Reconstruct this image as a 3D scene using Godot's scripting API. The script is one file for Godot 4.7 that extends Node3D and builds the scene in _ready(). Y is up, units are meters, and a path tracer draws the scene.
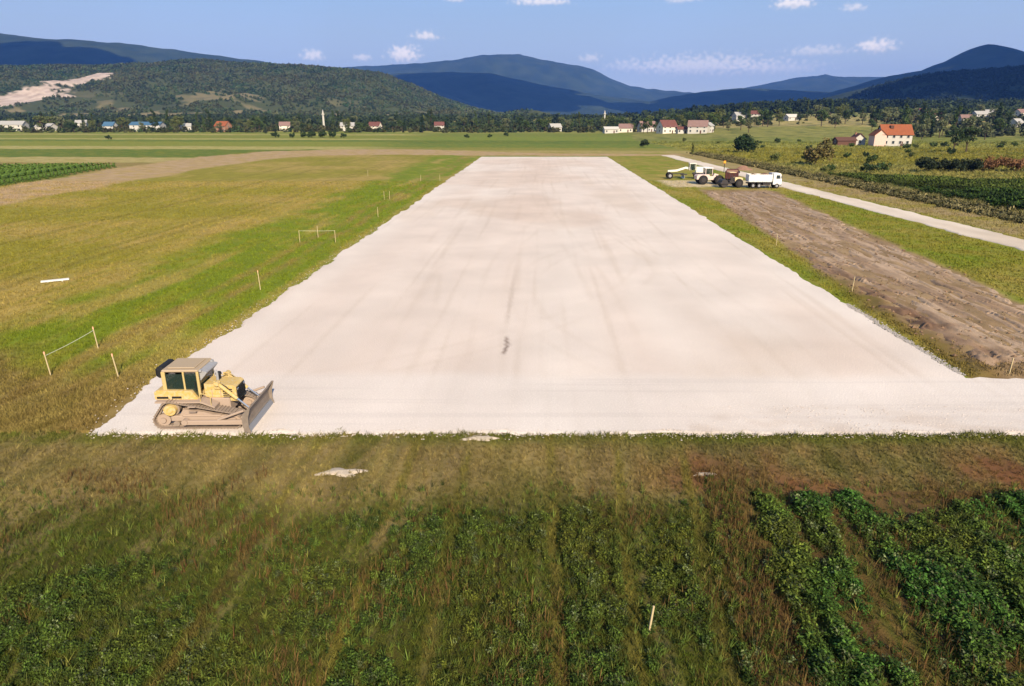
extends Node3D

var rng := RandomNumberGenerator.new()
var M := {}
var T := {}
var taken := {}
var n_fine := FastNoiseLite.new()
var n_mid := FastNoiseLite.new()
var n_big := FastNoiseLite.new()
var n_row := FastNoiseLite.new()
var n_rut := FastNoiseLite.new()
var n_hill := FastNoiseLite.new()

const SUN := Vector3(-0.303, -0.515, -0.802)

# ------------------------------------------------------------------ mesh builder
class Mb:
	var v := PackedVector3Array()
	var n := PackedVector3Array()
	var c := PackedColorArray()
	var col := Color(1, 1, 1)
	var xf := Transform3D()

	func tri(a: Vector3, b: Vector3, d: Vector3, out: Vector3) -> void:
		a = xf * a; b = xf * b; d = xf * d
		var nn := (b - a).cross(d - a)
		if nn.length_squared() < 1e-14:
			return
		nn = nn.normalized()
		if nn.dot(xf.basis * out) < 0.0:
			var t := b; b = d; d = t
			nn = -nn
		v.append(a); v.append(d); v.append(b)
		for i in 3:
			n.append(nn); c.append(col)

	func face(p: Array, mid: Vector3) -> void:
		var s := Vector3.ZERO
		for q in p:
			s += q
		var out: Vector3 = s / p.size() - mid
		for i in range(1, p.size() - 1):
			tri(p[0], p[i], p[i + 1], out)

	func box(m: Vector3, size: Vector3, bev := 0.0, turn := Basis()) -> void:
		var h := size * 0.5
		var b: float = min(bev, min(h.x, min(h.y, h.z)) * 0.9)
		var o := xf
		xf = o * Transform3D(turn, m)
		var z := Vector3.ZERO
		if b <= 0.0:
			for ax in 3:
				for s in [-1.0, 1.0]:
					var pts := []
					for q in [[-1, -1], [1, -1], [1, 1], [-1, 1]]:
						var p := Vector3()
						p[ax] = s * h[ax]
						p[(ax + 1) % 3] = q[0] * h[(ax + 1) % 3]
						p[(ax + 2) % 3] = q[1] * h[(ax + 2) % 3]
						pts.append(p)
					face(pts, z)
		else:
			for ax in 3:
				var u := (ax + 1) % 3
				var w := (ax + 2) % 3
				for s in [-1.0, 1.0]:
					var pts := []
					for q in [[-1, -1], [1, -1], [1, 1], [-1, 1]]:
						var p := Vector3()
						p[ax] = s * h[ax]; p[u] = q[0] * (h[u] - b); p[w] = q[1] * (h[w] - b)
						pts.append(p)
					face(pts, z)
				for su in [-1.0, 1.0]:
					for sw in [-1.0, 1.0]:
						var e := []
						for k in [[-1, 0], [1, 0], [1, 1], [-1, 1]]:
							var p := Vector3()
							p[ax] = k[0] * (h[ax] - b)
							p[u] = su * (h[u] - (b if k[1] else 0.0))
							p[w] = sw * (h[w] - (0.0 if k[1] else b))
							e.append(p)
						face(e, z)
			for sx in [-1.0, 1.0]:
				for sy in [-1.0, 1.0]:
					for sz in [-1.0, 1.0]:
						face([Vector3(sx * h.x, sy * (h.y - b), sz * (h.z - b)), Vector3(sx * (h.x - b), sy * h.y, sz * (h.z - b)), Vector3(sx * (h.x - b), sy * (h.y - b), sz * h.z)], z)
		xf = o

	func cyl(p0: Vector3, p1: Vector3, r0: float, r1: float, seg := 10, caps := true) -> void:
		var ax := (p1 - p0).normalized()
		var s := ax.cross(Vector3(0.3, 0.9, 0.31)).normalized()
		var t := ax.cross(s)
		var mid := (p0 + p1) * 0.5
		var a := []
		var b := []
		for i in seg:
			var g := TAU * i / seg
			var e := s * cos(g) + t * sin(g)
			a.append(p0 + e * r0); b.append(p1 + e * r1)
		for i in seg:
			var j := (i + 1) % seg
			face([a[i], a[j], b[j], b[i]], mid)
		if caps:
			if r0 > 0.001: face(a, mid)
			if r1 > 0.001: face(b, mid)

	# outline in x,y drawn out along z from z0 to z1
	func prism(p: PackedVector2Array, z0: float, z1: float) -> void:
		var ix := Geometry2D.triangulate_polygon(p)
		for i in range(0, ix.size(), 3):
			var a := p[ix[i]]; var b := p[ix[i + 1]]; var d := p[ix[i + 2]]
			tri(Vector3(a.x, a.y, z0), Vector3(b.x, b.y, z0), Vector3(d.x, d.y, z0), Vector3(0, 0, z0 - z1))
			tri(Vector3(a.x, a.y, z1), Vector3(b.x, b.y, z1), Vector3(d.x, d.y, z1), Vector3(0, 0, z1 - z0))
		var cw := Geometry2D.is_polygon_clockwise(p)
		for i in p.size():
			var a := p[i]; var b := p[(i + 1) % p.size()]
			var e := (b - a)
			var out := Vector3(e.y, -e.x, 0) * (-1.0 if cw else 1.0)
			tri(Vector3(a.x, a.y, z0), Vector3(b.x, b.y, z0), Vector3(b.x, b.y, z1), out)
			tri(Vector3(a.x, a.y, z0), Vector3(b.x, b.y, z1), Vector3(a.x, a.y, z1), out)

	func mesh() -> ArrayMesh:
		var arr := []
		arr.resize(Mesh.ARRAY_MAX)
		arr[Mesh.ARRAY_VERTEX] = v
		arr[Mesh.ARRAY_NORMAL] = n
		arr[Mesh.ARRAY_COLOR] = c
		var m := ArrayMesh.new()
		m.add_surface_from_arrays(Mesh.PRIMITIVE_TRIANGLES, arr)
		return m


func grid_mesh(pts: PackedVector3Array, cols: PackedColorArray, w: int, h: int, level := -99.0) -> ArrayMesh:
	# pts row by row, rows running away from the camera (towards -z), columns towards +x
	var idx := PackedInt32Array()
	var nor := PackedVector3Array()
	nor.resize(pts.size())
	for j in h:
		for i in w:
			var k := j * w + i
			var dx := pts[j * w + min(i + 1, w - 1)] - pts[j * w + max(i - 1, 0)]
			var dz := pts[min(j + 1, h - 1) * w + i] - pts[max(j - 1, 0) * w + i]
			var q := dx.cross(dz)
			if q.y < 0.0: q = -q
			nor[k] = q.normalized() if q.length_squared() > 1e-12 else Vector3.UP
			if pts[k].y > level - 0.04 and level > -9.0:
				nor[k] = Vector3.UP
			if i < w - 1 and j < h - 1:
				idx.append_array([k, k + w, k + 1, k + 1, k + w, k + w + 1])
	var arr := []
	arr.resize(Mesh.ARRAY_MAX)
	arr[Mesh.ARRAY_VERTEX] = pts
	arr[Mesh.ARRAY_NORMAL] = nor
	arr[Mesh.ARRAY_COLOR] = cols
	arr[Mesh.ARRAY_INDEX] = idx
	var m := ArrayMesh.new()
	m.add_surface_from_arrays(Mesh.PRIMITIVE_TRIANGLES, arr)
	return m


# ------------------------------------------------------------------ nodes
func numbered(called: String) -> String:
	var k: int = taken.get(called, 0)
	taken[called] = k + 1
	return called if k == 0 else "%s_%03d" % [called, k]

func tag(o: Node, label: String, category := "", group := "", kind := "") -> Node:
	if label: o.set_meta("label", label)
	if category: o.set_meta("category", category)
	if group: o.set_meta("group", group)
	if kind: o.set_meta("kind", kind)
	return o

func thing(called: String, label: String, category: String, at := Vector3.ZERO, turn := 0.0, group := "") -> Node3D:
	var o := Node3D.new()
	o.name = numbered(called)
	add_child(o)
	o.position = at
	o.rotation.y = turn
	tag(o, label, category, group)
	return o

func put(mesh: Mesh, called: String, m: Material, parent: Node = null) -> MeshInstance3D:
	var o := MeshInstance3D.new()
	o.mesh = mesh
	o.material_override = m
	if parent == null:
		o.name = numbered(called)
		add_child(o)
	else:
		o.name = called
		parent.add_child(o, true)
	return o

func part(b: Mb, called: String, m: Material, parent: Node = null) -> MeshInstance3D:
	return put(b.mesh(), called, m, parent)

func struct(mesh: Mesh, called: String, m: Material, label := "", category := "") -> MeshInstance3D:
	var o := put(mesh, called, m)
	tag(o, label, category, "", "structure")
	return o

func many(called: String, mesh: Mesh, m: Material, xfs: Array, cols: PackedColorArray, label: String, category: String) -> MultiMeshInstance3D:
	var mm := MultiMesh.new()
	mm.transform_format = MultiMesh.TRANSFORM_3D
	mm.use_colors = true
	mm.mesh = mesh
	mm.instance_count = xfs.size()
	for i in xfs.size():
		mm.set_instance_transform(i, xfs[i])
		mm.set_instance_color(i, cols[i])
	var o := MultiMeshInstance3D.new()
	o.multimesh = mm
	o.material_override = m
	o.name = numbered(called)
	add_child(o)
	tag(o, label, category, "", "stuff")
	return o

# ------------------------------------------------------------------ materials
func noise_tex(kind: int, freq: float, lo: float, hi: float, seed_: int, oct := 4, size := 512, normal := 0.0) -> NoiseTexture2D:
	var f := FastNoiseLite.new()
	f.noise_type = kind
	f.frequency = freq
	f.seed = seed_
	f.fractal_octaves = oct
	var t := NoiseTexture2D.new()
	t.width = size; t.height = size
	t.seamless = true
	t.noise = f
	if normal > 0.0:
		t.as_normal_map = true
		t.bump_strength = normal
	else:
		var g := Gradient.new()
		g.set_color(0, Color(lo, lo, lo)); g.set_color(1, Color(hi, hi, hi))
		t.color_ramp = g
	return t

func mat(rgb: Vector3, rough := 0.9, tex: Texture2D = null, scale := 1.0, vertex := false, metal := 0.0) -> StandardMaterial3D:
	var m := StandardMaterial3D.new()
	m.albedo_color = Color(rgb.x, rgb.y, rgb.z).linear_to_srgb()
	m.roughness = rough
	m.metallic = metal
	m.metallic_specular = 0.3
	m.vertex_color_use_as_albedo = vertex
	if tex:
		m.albedo_texture = tex
		m.uv1_triplanar = true
		m.uv1_world_triplanar = true
		m.uv1_scale = Vector3.ONE * scale
	return m

func relief(m: StandardMaterial3D, tex: Texture2D, amount: float) -> StandardMaterial3D:
	m.normal_enabled = true
	m.normal_texture = tex
	m.normal_scale = amount
	return m

func coarse(m: StandardMaterial3D, tex: Texture2D, scale: float) -> StandardMaterial3D:
	m.detail_enabled = true
	m.detail_albedo = tex
	m.detail_blend_mode = BaseMaterial3D.BLEND_MODE_MUL
	m.detail_uv_layer = BaseMaterial3D.DETAIL_UV_2
	m.uv2_triplanar = true
	m.uv2_world_triplanar = true
	m.uv2_scale = Vector3.ONE * scale
	return m

func make_materials() -> void:
	T.grain = noise_tex(FastNoiseLite.TYPE_SIMPLEX_SMOOTH, 0.09, 0.8, 1.0, 3, 5)
	T.blotch = noise_tex(FastNoiseLite.TYPE_SIMPLEX_SMOOTH, 0.012, 0.87, 1.0, 7, 5)
	T.soft = noise_tex(FastNoiseLite.TYPE_SIMPLEX_SMOOTH, 0.02, 0.92, 1.0, 9, 5)
	T.gravel = noise_tex(FastNoiseLite.TYPE_CELLULAR, 0.12, 0.87, 1.0, 5, 3)
	T.bump = noise_tex(FastNoiseLite.TYPE_SIMPLEX_SMOOTH, 0.06, 0, 1, 11, 5, 512, 6.0)
	T.stone_bump = noise_tex(FastNoiseLite.TYPE_CELLULAR, 0.1, 0, 1, 12, 3, 512, 5.0)
	M.ground = coarse(relief(mat(Vector3(1, 1, 1), 0.97, T.grain, 0.45, true), T.bump, 0.7), T.blotch, 0.043)
	M.pad = coarse(relief(mat(Vector3(1, 1, 1), 0.95, T.gravel, 0.23, true), T.stone_bump, 0.25), T.soft, 0.011)
	M.far_ground = coarse(mat(Vector3(0.11, 0.12, 0.045), 1.0, T.grain, 0.004), T.blotch, 0.0007)
	M.hill = relief(mat(Vector3(1, 1, 1), 1.0, T.grain, 0.012, true), T.bump, 1.0)
	M.leaf = mat(Vector3(1, 1, 1), 0.85, null, 1.0, true)
	M.leaf.backlight_enabled = true
	M.leaf.backlight = Color(0.05, 0.07, 0.015).linear_to_srgb()
	M.wood_leaf = mat(Vector3(1, 1, 1), 0.95, T.grain, 0.35, true)
	M.bark = mat(Vector3(0.09, 0.065, 0.045), 0.95, T.grain, 1.2)
	M.stake = mat(Vector3(0.52, 0.42, 0.24), 0.85, T.grain, 3.0)
	M.stake_tip = mat(Vector3(0.75, 0.35, 0.22), 0.7)
	M.string = mat(Vector3(0.55, 0.55, 0.42), 0.9)
	M.plank = mat(Vector3(0.8, 0.78, 0.74), 0.8, T.grain, 2.0)
	M.stone = mat(Vector3(1, 1, 1), 0.95, T.gravel, 1.5, true)
	# machines
	T.dust = noise_tex(FastNoiseLite.TYPE_SIMPLEX_SMOOTH, 0.02, 0.0, 1.0, 19, 5)
	var dg := Gradient.new()
	dg.set_color(0, Color(0.6, 0.4, 0.11).linear_to_srgb()); dg.set_color(1, Color(0.6, 0.49, 0.31).linear_to_srgb())
	dg.set_offset(0, 0.2); dg.set_offset(1, 0.9)
	T.dust.color_ramp = dg
	M.yellow = coarse(mat(Vector3(1, 1, 1), 0.7, T.dust, 0.5), T.grain, 0.7)
	M.yellow_dusty = coarse(mat(Vector3(0.62, 0.47, 0.2), 0.85, T.soft, 0.9), T.grain, 0.7)
	M.roof_dust = mat(Vector3(0.44, 0.34, 0.23), 0.8, T.grain, 0.9)
	M.track = coarse(mat(Vector3(0.36, 0.28, 0.22), 0.85, T.grain, 2.0), T.blotch, 1.1)
	M.track_frame = mat(Vector3(0.42, 0.32, 0.25), 0.9, T.grain, 1.3)
	M.black = mat(Vector3(0.015, 0.015, 0.016), 0.6)
	M.rubber = mat(Vector3(0.028, 0.026, 0.026), 0.9, T.grain, 1.5)
	M.steel = mat(Vector3(0.42, 0.43, 0.45), 0.42, T.grain, 2.0, false, 0.7)
	M.blade = coarse(mat(Vector3(0.27, 0.22, 0.18), 0.75, T.grain, 0.8), T.blotch, 0.4)
	M.chrome = mat(Vector3(0.7, 0.7, 0.7), 0.25, null, 1.0, false, 0.9)
	M.white_paint = mat(Vector3(0.78, 0.78, 0.77), 0.45, T.soft, 0.4)
	M.cream_paint = mat(Vector3(0.72, 0.69, 0.6), 0.5, T.soft, 0.4)
	M.pink_paint = mat(Vector3(0.62, 0.48, 0.43), 0.6, T.soft, 0.4)
	M.grey_paint = mat(Vector3(0.3, 0.3, 0.31), 0.5, T.soft, 0.4)
	M.dark_paint = mat(Vector3(0.04, 0.035, 0.035), 0.5)
	M.beige_paint = mat(Vector3(0.66, 0.52, 0.3), 0.6, T.soft, 0.4)
	M.maroon = mat(Vector3(0.08, 0.028, 0.025), 0.6, T.soft, 0.4)
	M.orange = mat(Vector3(0.8, 0.3, 0.03), 0.5)
	M.spoil = relief(mat(Vector3(0.3, 0.17, 0.12), 0.97, T.grain, 0.8), T.bump, 1.0)
	var g := StandardMaterial3D.new()
	g.albedo_color = Color(0.16, 0.22, 0.2, 0.55)
	g.transparency = BaseMaterial3D.TRANSPARENCY_ALPHA
	g.roughness = 0.08
	M.glass = g
	M.dark_glass = mat(Vector3(0.025, 0.035, 0.04), 0.12)
	# buildings
	M.wall_white = mat(Vector3(0.47, 0.45, 0.41), 0.9, T.soft, 0.12)
	M.wall_cream = mat(Vector3(0.66, 0.6, 0.5), 0.9, T.soft, 0.12)
	M.wall_pink = mat(Vector3(0.66, 0.45, 0.38), 0.9, T.soft, 0.12)
	M.wall_grey = mat(Vector3(0.45, 0.44, 0.42), 0.9, T.soft, 0.12)
	M.wall_brick = mat(Vector3(0.3, 0.16, 0.1), 0.9, T.soft, 0.12)
	M.roof_orange = coarse(mat(Vector3(0.36, 0.115, 0.05), 0.85, T.grain, 0.6), T.blotch, 0.11)
	M.roof_red = coarse(mat(Vector3(0.19, 0.08, 0.065), 0.85, T.grain, 0.6), T.blotch, 0.11)
	M.roof_pink = coarse(mat(Vector3(0.3, 0.19, 0.165), 0.85, T.grain, 0.6), T.blotch, 0.11)
	M.roof_grey = mat(Vector3(0.4, 0.39, 0.37), 0.8, T.grain, 0.6)
	M.roof_blue = mat(Vector3(0.06, 0.13, 0.21), 0.7, T.soft, 0.2)
	M.roof_brown = mat(Vector3(0.12, 0.06, 0.045), 0.85, T.grain, 0.6)
	M.cloud = mat(Vector3(0.9, 0.9, 0.9), 1.0)

# ------------------------------------------------------------------ sky, sun, camera
func make_sky() -> Sky:
	var w := 4096
	var h := 2048
	var im := Image.create(w, h, false, Image.FORMAT_RGB8)
	var top := Color(0.045, 0.11, 0.27)
	var mid := Color(0.185, 0.305, 0.49)
	var low := Color(0.42, 0.43, 0.445)
	for r in h:
		var e := 90.0 - 180.0 * (r + 0.5) / h
		var k: Color
		if e <= 0.0:
			k = Color(0.2, 0.22, 0.18)
		elif e < 11.0:
			k = low.lerp(mid, pow(e / 11.0, 0.8))
		else:
			k = mid.lerp(top, pow((e - 11.0) / 79.0, 0.7))
		im.fill_rect(Rect2i(0, r, w, 1), k.linear_to_srgb())
	var f := FastNoiseLite.new()
	f.noise_type = FastNoiseLite.TYPE_SIMPLEX_SMOOTH
	f.frequency = 0.9
	f.fractal_octaves = 5
	# azimuth, elevation, width, height in degrees, thickness
	var puffs := [[-8.38, 4.4, 2.9, 1.9, 1.0], [-6.66, 5.78, 2.4, 0.95, 0.8], [-15.15, 4.26, 2.1, 1.2, 0.75], [-11.48, 4.2, 1.6, 0.75, 0.6], [2.12, 8.15, 5.2, 0.8, 0.8], [20.41, 7.55, 3.3, 1.2, 0.9], [24.33, 7.1, 1.9, 0.7, 0.6], [26.14, 4.55, 2.9, 1.4, 1.0], [22.4, 4.4, 5.2, 1.0, 0.5], [14.3, 3.5, 13.0, 2.2, 0.6], [6.03, 4.2, 2.0, 0.9, 0.5], [12.52, 8.1, 3.0, 0.6, 0.5], [-4.31, 8.3, 1.8, 0.5, 0.6], [19.5, 3.3, 9.0, 1.6, 0.32], [9.0, 3.6, 5.0, 1.2, 0.3]]
	var r2 := RandomNumberGenerator.new()
	r2.seed = 77
	for i in 90:
		var az := r2.randf_range(40.0, 320.0)
		var el := r2.randf_range(3.0, 34.0)
		var ww := r2.randf_range(1.5, 4.0) * (1.0 + el * 0.06)
		puffs.append([az, el, ww, ww * r2.randf_range(0.3, 0.5), r2.randf_range(0.5, 1.0)])
	var ppd := w / 360.0
	for p in puffs:
		var x0 := int((p[0] - p[2] * 0.75) * ppd)
		var x1 := int((p[0] + p[2] * 0.75) * ppd)
		var y0 := int((90.0 - p[1] - p[3] * 0.75) * ppd)
		var y1 := int((90.0 - p[1] + p[3] * 0.75) * ppd)
		for y in range(y0, y1):
			for x in range(x0, x1):
				var u: float = (x / ppd - p[0]) / (p[2] * 0.5)
				var v: float = (90.0 - y / ppd - p[1]) / (p[3] * 0.5)
				var vv := v * (1.0 if v > 0.0 else 1.5)
				var dens: float = 1.0 - sqrt(u * u + vv * vv) + 0.75 * f.get_noise_2d(x / ppd * 2.2, y / ppd * 3.2)
				if dens <= 0.0:
					continue
				var al: float = smoothstep(0.0, 0.75, dens) * p[4]
				# the sunlit heap of a cumulus and its greyer flat base
				var body := Color(0.38, 0.4, 0.46).lerp(Color(0.68, 0.62, 0.6), smoothstep(-0.7, 0.25, v + 0.5 * f.get_noise_2d(x / ppd * 4.0, y / ppd * 4.0)))
				var xi := posmod(x, w)
				im.set_pixel(xi, y, im.get_pixel(xi, y).srgb_to_linear().lerp(body, al).linear_to_srgb())
	var pm := PanoramaSkyMaterial.new()
	pm.panorama = ImageTexture.create_from_image(im)
	pm.energy_multiplier = 1.0
	var s := Sky.new()
	s.sky_material = pm
	return s

# ------------------------------------------------------------------ the lie of the land
func height(x: float, z: float) -> float:
	var d := -z
	if d < 330.0:
		return 0.0
	var a := x / d
	var wr := smoothstep(0.1, 0.42, a)
	var h := wr * (13.0 * smoothstep(360.0, 820.0, d) + 22.0 * smoothstep(760.0, 1350.0, d))
	h += (1.0 - wr) * 9.0 * smoothstep(700.0, 1300.0, d)
	h += smoothstep(420.0, 800.0, d) * 1.6 * n_big.get_noise_2d(x * 0.4, z * 0.4)
	return h

func pad_x(x: float, z: float) -> float:
	return x + 0.0404 * (z + 33.0)

const TRACK := [[-84.0, -60.0, 9.0], [-86.0, -95.0, 9.0], [-88.0, -120.0, 9.0], [-89.5, -150.0, 10.5], [-92.0, -200.0, 13.0], [-90.0, -236.0, 15.0], [-80.0, -262.0, 19.0], [-60.0, -271.0, 23.0], [-40.0, -270.0, 20.0], [-12.0, -258.0, 13.0], [20.0, -252.0, 9.0], [56.0, -250.0, 5.0]]

func track_depth(x: float, z: float) -> float:
	# > 0 inside the bare earth track that runs behind the fields
	var best := -99.0
	if x > 62.0 or z > -50.0 or z < -330.0:
		return best
	for i in TRACK.size() - 1:
		var a := Vector2(TRACK[i][0], TRACK[i][1])
		var b := Vector2(TRACK[i + 1][0], TRACK[i + 1][1])
		var p := Vector2(x, z)
		var t: float = clamp((p - a).dot(b - a) / (b - a).length_squared(), 0.0, 1.0)
		best = max(best, lerp(TRACK[i][2], TRACK[i + 1][2], t) - p.distance_to(a.lerp(b, t)))
	return best

# thin tracks of yellow grass between the old rows of the near field
func lane(x: float, z: float) -> float:
	var best := 9.0
	for q in [[-8.6, 0.04], [-4.6, 0.05], [-2.2, 0.03], [1.15, 0.035], [3.1, 0.1], [5.35, 0.13]]:
		best = minf(best, absf(x - q[0] - q[1] * (-z - 13.0) - 0.12 * n_mid.get_noise_2d(q[0] * 9.0, z * 2.0)))
	return best

func furrow(z: float) -> float:
	return 6.9 + (-z - 13.0) * 0.138

# how thick the leafy crop stands at a spot of the near field, 0 to 1
func crop(x: float, z: float) -> float:
	var d := -z
	var f := furrow(z)
	var m := n_mid.get_noise_2d(x * 1.3, z * 1.3)
	var clump := smoothstep(-0.25, 0.2, n_fine.get_noise_2d(x * 2.6 + 17.0, z * 2.0))
	if x > f:
		var top := 21.6 + 0.7 * m
		if d > top: return 0.0
		var k := smoothstep(0.1, 0.9, x - f + 1.1 * n_fine.get_noise_2d(x * 0.9, z * 0.9)) * (1.0 + 0.35 * n_fine.get_noise_2d(x * 0.8, z * 0.8))
		var g2 := absf(x - (10.4 + (d - 15.0) * 0.12) - 0.5 * m)
		k *= smoothstep(0.35, 1.0, g2 + 0.5 * smoothstep(17.0, 19.0, d))
		k *= 1.0 - smoothstep(1.5, 0.5, Vector2(x - 13.6, (z + 21.2) * 0.8).length() + 0.6 * m)
		k *= smoothstep(0.0, 0.6, top - d)
		k *= clampf(0.55 + 1.4 * n_row.get_noise_2d((x - f) * 2.3, z * 0.16) + 1.1 * m, 0.05, 1.0)
		return clamp(k, 0.0, 1.0) * (0.25 + 0.75 * clump)
	if x > f - 1.1:
		return 0.12
	var far := 21.0 + 1.0 * m - 0.35 * maxf(0.0, -x - 3.5)
	var k2: float = 0.55 + 1.1 * m + 0.6 * n_fine.get_noise_2d(x * 0.6, z * 0.6) + 0.35 * n_row.get_noise_2d(pad_x(x, z) * 3.0, z * 0.2)
	return clamp(k2, 0.0, 1.0) * smoothstep(-0.2, 1.6, far - d) * 0.85 * clump * smoothstep(0.12, 0.4, lane(x, z))

const GREEN := Color(0.138, 0.186, 0.012)
const OLIVE := Color(0.215, 0.195, 0.03)
const TAN := Color(0.32, 0.24, 0.085)
const STRAW := Color(0.25, 0.178, 0.075)
const BROWN := Color(0.14, 0.09, 0.035)
const REDSOIL := Color(0.19, 0.07, 0.028)
const EARTH := Color(0.36, 0.26, 0.185)
const DEEP := Color(0.045, 0.075, 0.012)

func soil(x: float, z: float) -> Color:
	var k := earth(x, z)
	return k if z > -26.9 else Color(k.r * 1.4, k.g * 1.36, k.b * 1.1)

func earth(x: float, z: float) -> Color:
	var d := -z
	var xs := pad_x(x, z)
	var a := n_fine.get_noise_2d(x, z)
	var m := n_mid.get_noise_2d(x, z)
	var b := n_big.get_noise_2d(x, z)
	var st := n_row.get_noise_2d(xs * 1.5, z * 0.06)
	var k: Color
	if d < 26.9 and x < 60.0:
		# near field: dry mown margin, then weeds and crop
		k = OLIVE.lerp(BROWN, clamp(0.35 + 0.7 * m, 0.0, 1.0)).lerp(Color(0.038, 0.058, 0.007), 0.7)
		var dry := smoothstep(20.2, 23.0, d + 1.2 * m - 0.08 * minf(x, 0.0)) * (1.0 - smoothstep(25.4, 26.7, d) * 0.55)
		k = k.lerp(STRAW.lerp(TAN, clamp(0.5 + st + 0.5 * a, 0.0, 1.0)), dry * clamp(0.78 + 0.6 * m + 0.5 * st, 0.1, 1.0))
		k = k.lerp(GREEN * 0.8, smoothstep(25.2, 26.5, d + 0.5 * a) * 0.55)
		var red := smoothstep(3.0, 8.0, x) * smoothstep(21.4, 22.4, d) * smoothstep(26.2, 24.6, d) * clampf(0.35 + 1.5 * m + 0.8 * st, 0.0, 1.0)
		k = k.lerp(REDSOIL, red * 0.85)
		var f := furrow(z)
		if d < 22.0:
			var fw := smoothstep(0.95, 0.25, absf(x - f + 0.45))
			k = k.lerp(REDSOIL.lerp(BROWN, clamp(0.5 + m * 1.4, 0.0, 1.0)), fw * 0.85)
			if x > f: k = k.lerp(REDSOIL.lerp(BROWN, 0.5), 0.7)
			# streaks of greener and browner growth along the old furrows
			var fs := n_row.get_noise_2d(xs * 2.6 + 5.0, z * 0.07)
			k = k.lerp(Color(0.075, 0.085, 0.01) if fs > 0.0 else Color(0.07, 0.045, 0.014), minf(1.0, absf(fs) * 1.6) * smoothstep(22.0, 20.5, d + m))
		k = k.lerp(Color(0.2, 0.17, 0.03), 0.8 * smoothstep(0.28, 0.08, lane(x, z)) * clampf(0.6 + 1.2 * m, 0.0, 1.0))
		# pale tracks where vehicles left the pad
		var tu := n_row.get_noise_2d((x + 0.38 * (z + 23.9)) * 1.1 + 11.0, z * 0.05)
		k = k.lerp(Color(0.27, 0.2, 0.085), 0.75 * smoothstep(0.12, 0.4, tu) * smoothstep(2.0, -4.0, x) * smoothstep(16.5, 19.5, d))
		# pale strips left by the mower
		k = k.lerp(Color(0.26, 0.22, 0.08), 0.5 * smoothstep(0.25, 0.5, n_row.get_noise_2d(xs * 2.2 + 40.0, z * 0.05)) * smoothstep(-1.0, 1.0, f - x))
		return k
	var tr := track_depth(x, z) + 1.5 * m + 3.0 * b
	if xs < 24.0 and d < 262.0 and x > -100.0 and tr < 0.0:
		# mown meadow left of the pad
		var edge := -34.5 + 2.0 * m + 3.0 * b
		var g := smoothstep(edge - 2.5, edge + 2.5, xs)
		var tanish := OLIVE.lerp(TAN, clamp(0.3 + 1.3 * b + 0.8 * st, 0.0, 1.0) * 0.9)
		# tyre marks left by the tractor
		for q in [[-41.0, 0.5], [-43.2, 0.5], [-56.0, 0.7], [-66.0, 0.6]]:
			tanish = tanish.lerp(Color(0.12, 0.1, 0.03), 0.5 * smoothstep(q[1], 0.0, absf(xs - q[0] - 1.6 * n_big.get_noise_2d(0.0, z * 0.7))))
		var gr := GREEN.lerp(OLIVE, clamp(0.08 + 0.8 * m + 0.7 * st, 0.0, 1.0))
		gr = gr.lerp(TAN, 0.7 * smoothstep(0.12, 0.45, n_mid.get_noise_2d(xs * 0.8 + 100.0, z * 0.16)))
		for q in [[-24.0, 0.9], [-21.9, 0.7]]:
			gr = gr.lerp(BROWN.lerp(TAN, 0.5), 0.75 * smoothstep(q[1], 0.1, absf(xs - q[0] - 1.2 * n_big.get_noise_2d(7.0, z * 0.9))) * clamp(0.7 + m, 0.0, 1.0))
		k = tanish.lerp(gr, g)
		k = k.lerp(TAN, 0.55 * smoothstep(0.9, 0.0, absf(xs + 18.9) + 0.6 * a))
		# turned-over dry corner before the pad
		var cor := smoothstep(37.5, 31.5, d + 2.0 * m) * smoothstep(-19.0 + 0.0, -20.5, xs + 0.6 * a)
		cor = maxf(cor, smoothstep(38.0, 33.0, d + 3.0 * m + 0.35 * (xs + 25.0)))
		k = k.lerp(STRAW.lerp(BROWN, clamp(0.35 + 1.2 * n_row.get_noise_2d((x + z * 0.4) * 1.3, z * 0.5), 0.0, 1.0)), cor * 0.85)
		return k
	if tr >= 0.0:
		k = EARTH.lerp(TAN, clamp(0.3 + m, 0.0, 1.0))
		return k.lerp(OLIVE, smoothstep(1.6, 0.0, tr) * 0.6)
	if xs >= 23.0 and x < 69.5 + 1.5 * b and d < 262.0:
		var lo := 25.0 + (d - 38.0) * 0.065 + 0.9 * m + 0.4 * a
		var hi := 37.5 + (d - 50.0) * 0.09 + 0.9 * m
		k = GREEN.lerp(OLIVE, clamp(0.55 + 0.9 * m + 0.4 * st, 0.0, 1.0)).lerp(TAN, clamp(0.1 + 0.8 * b, 0.0, 0.6))
		if d > 128.0:
			k = k.lerp(TAN, clamp(0.25 + m, 0.0, 1.0) * 0.6)
		var di := smoothstep(-0.4, 0.7, xs - lo) * smoothstep(-0.4, 0.8, hi - xs) * smoothstep(133.0, 127.0, d + 2.0 * m)
		var lump := clampf(0.5 + 0.9 * n_rut.get_noise_2d(xs * 0.9, z * 0.14), 0.0, 1.0)
		var drt := Color(0.3, 0.215, 0.145).lerp(Color(0.17, 0.11, 0.065), lump * 0.8)
		k = k.lerp(drt, di)
		k = k.lerp(BROWN, 0.7 * smoothstep(1.6, 0.2, absf(xs - lo)) * smoothstep(75.0, 40.0, d))
		if x > 57.0:
			k = k.lerp(Color(0.3, 0.225, 0.14).lerp(OLIVE, clamp(0.3 + m, 0.0, 1.0)), 0.9 * smoothstep(57.0, 58.2, x + 0.5 * a))
		if x > 65.5:
			k = k.lerp(Color(0.075, 0.055, 0.03), 0.8 * smoothstep(65.5, 66.8, x + 0.6 * m))
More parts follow.
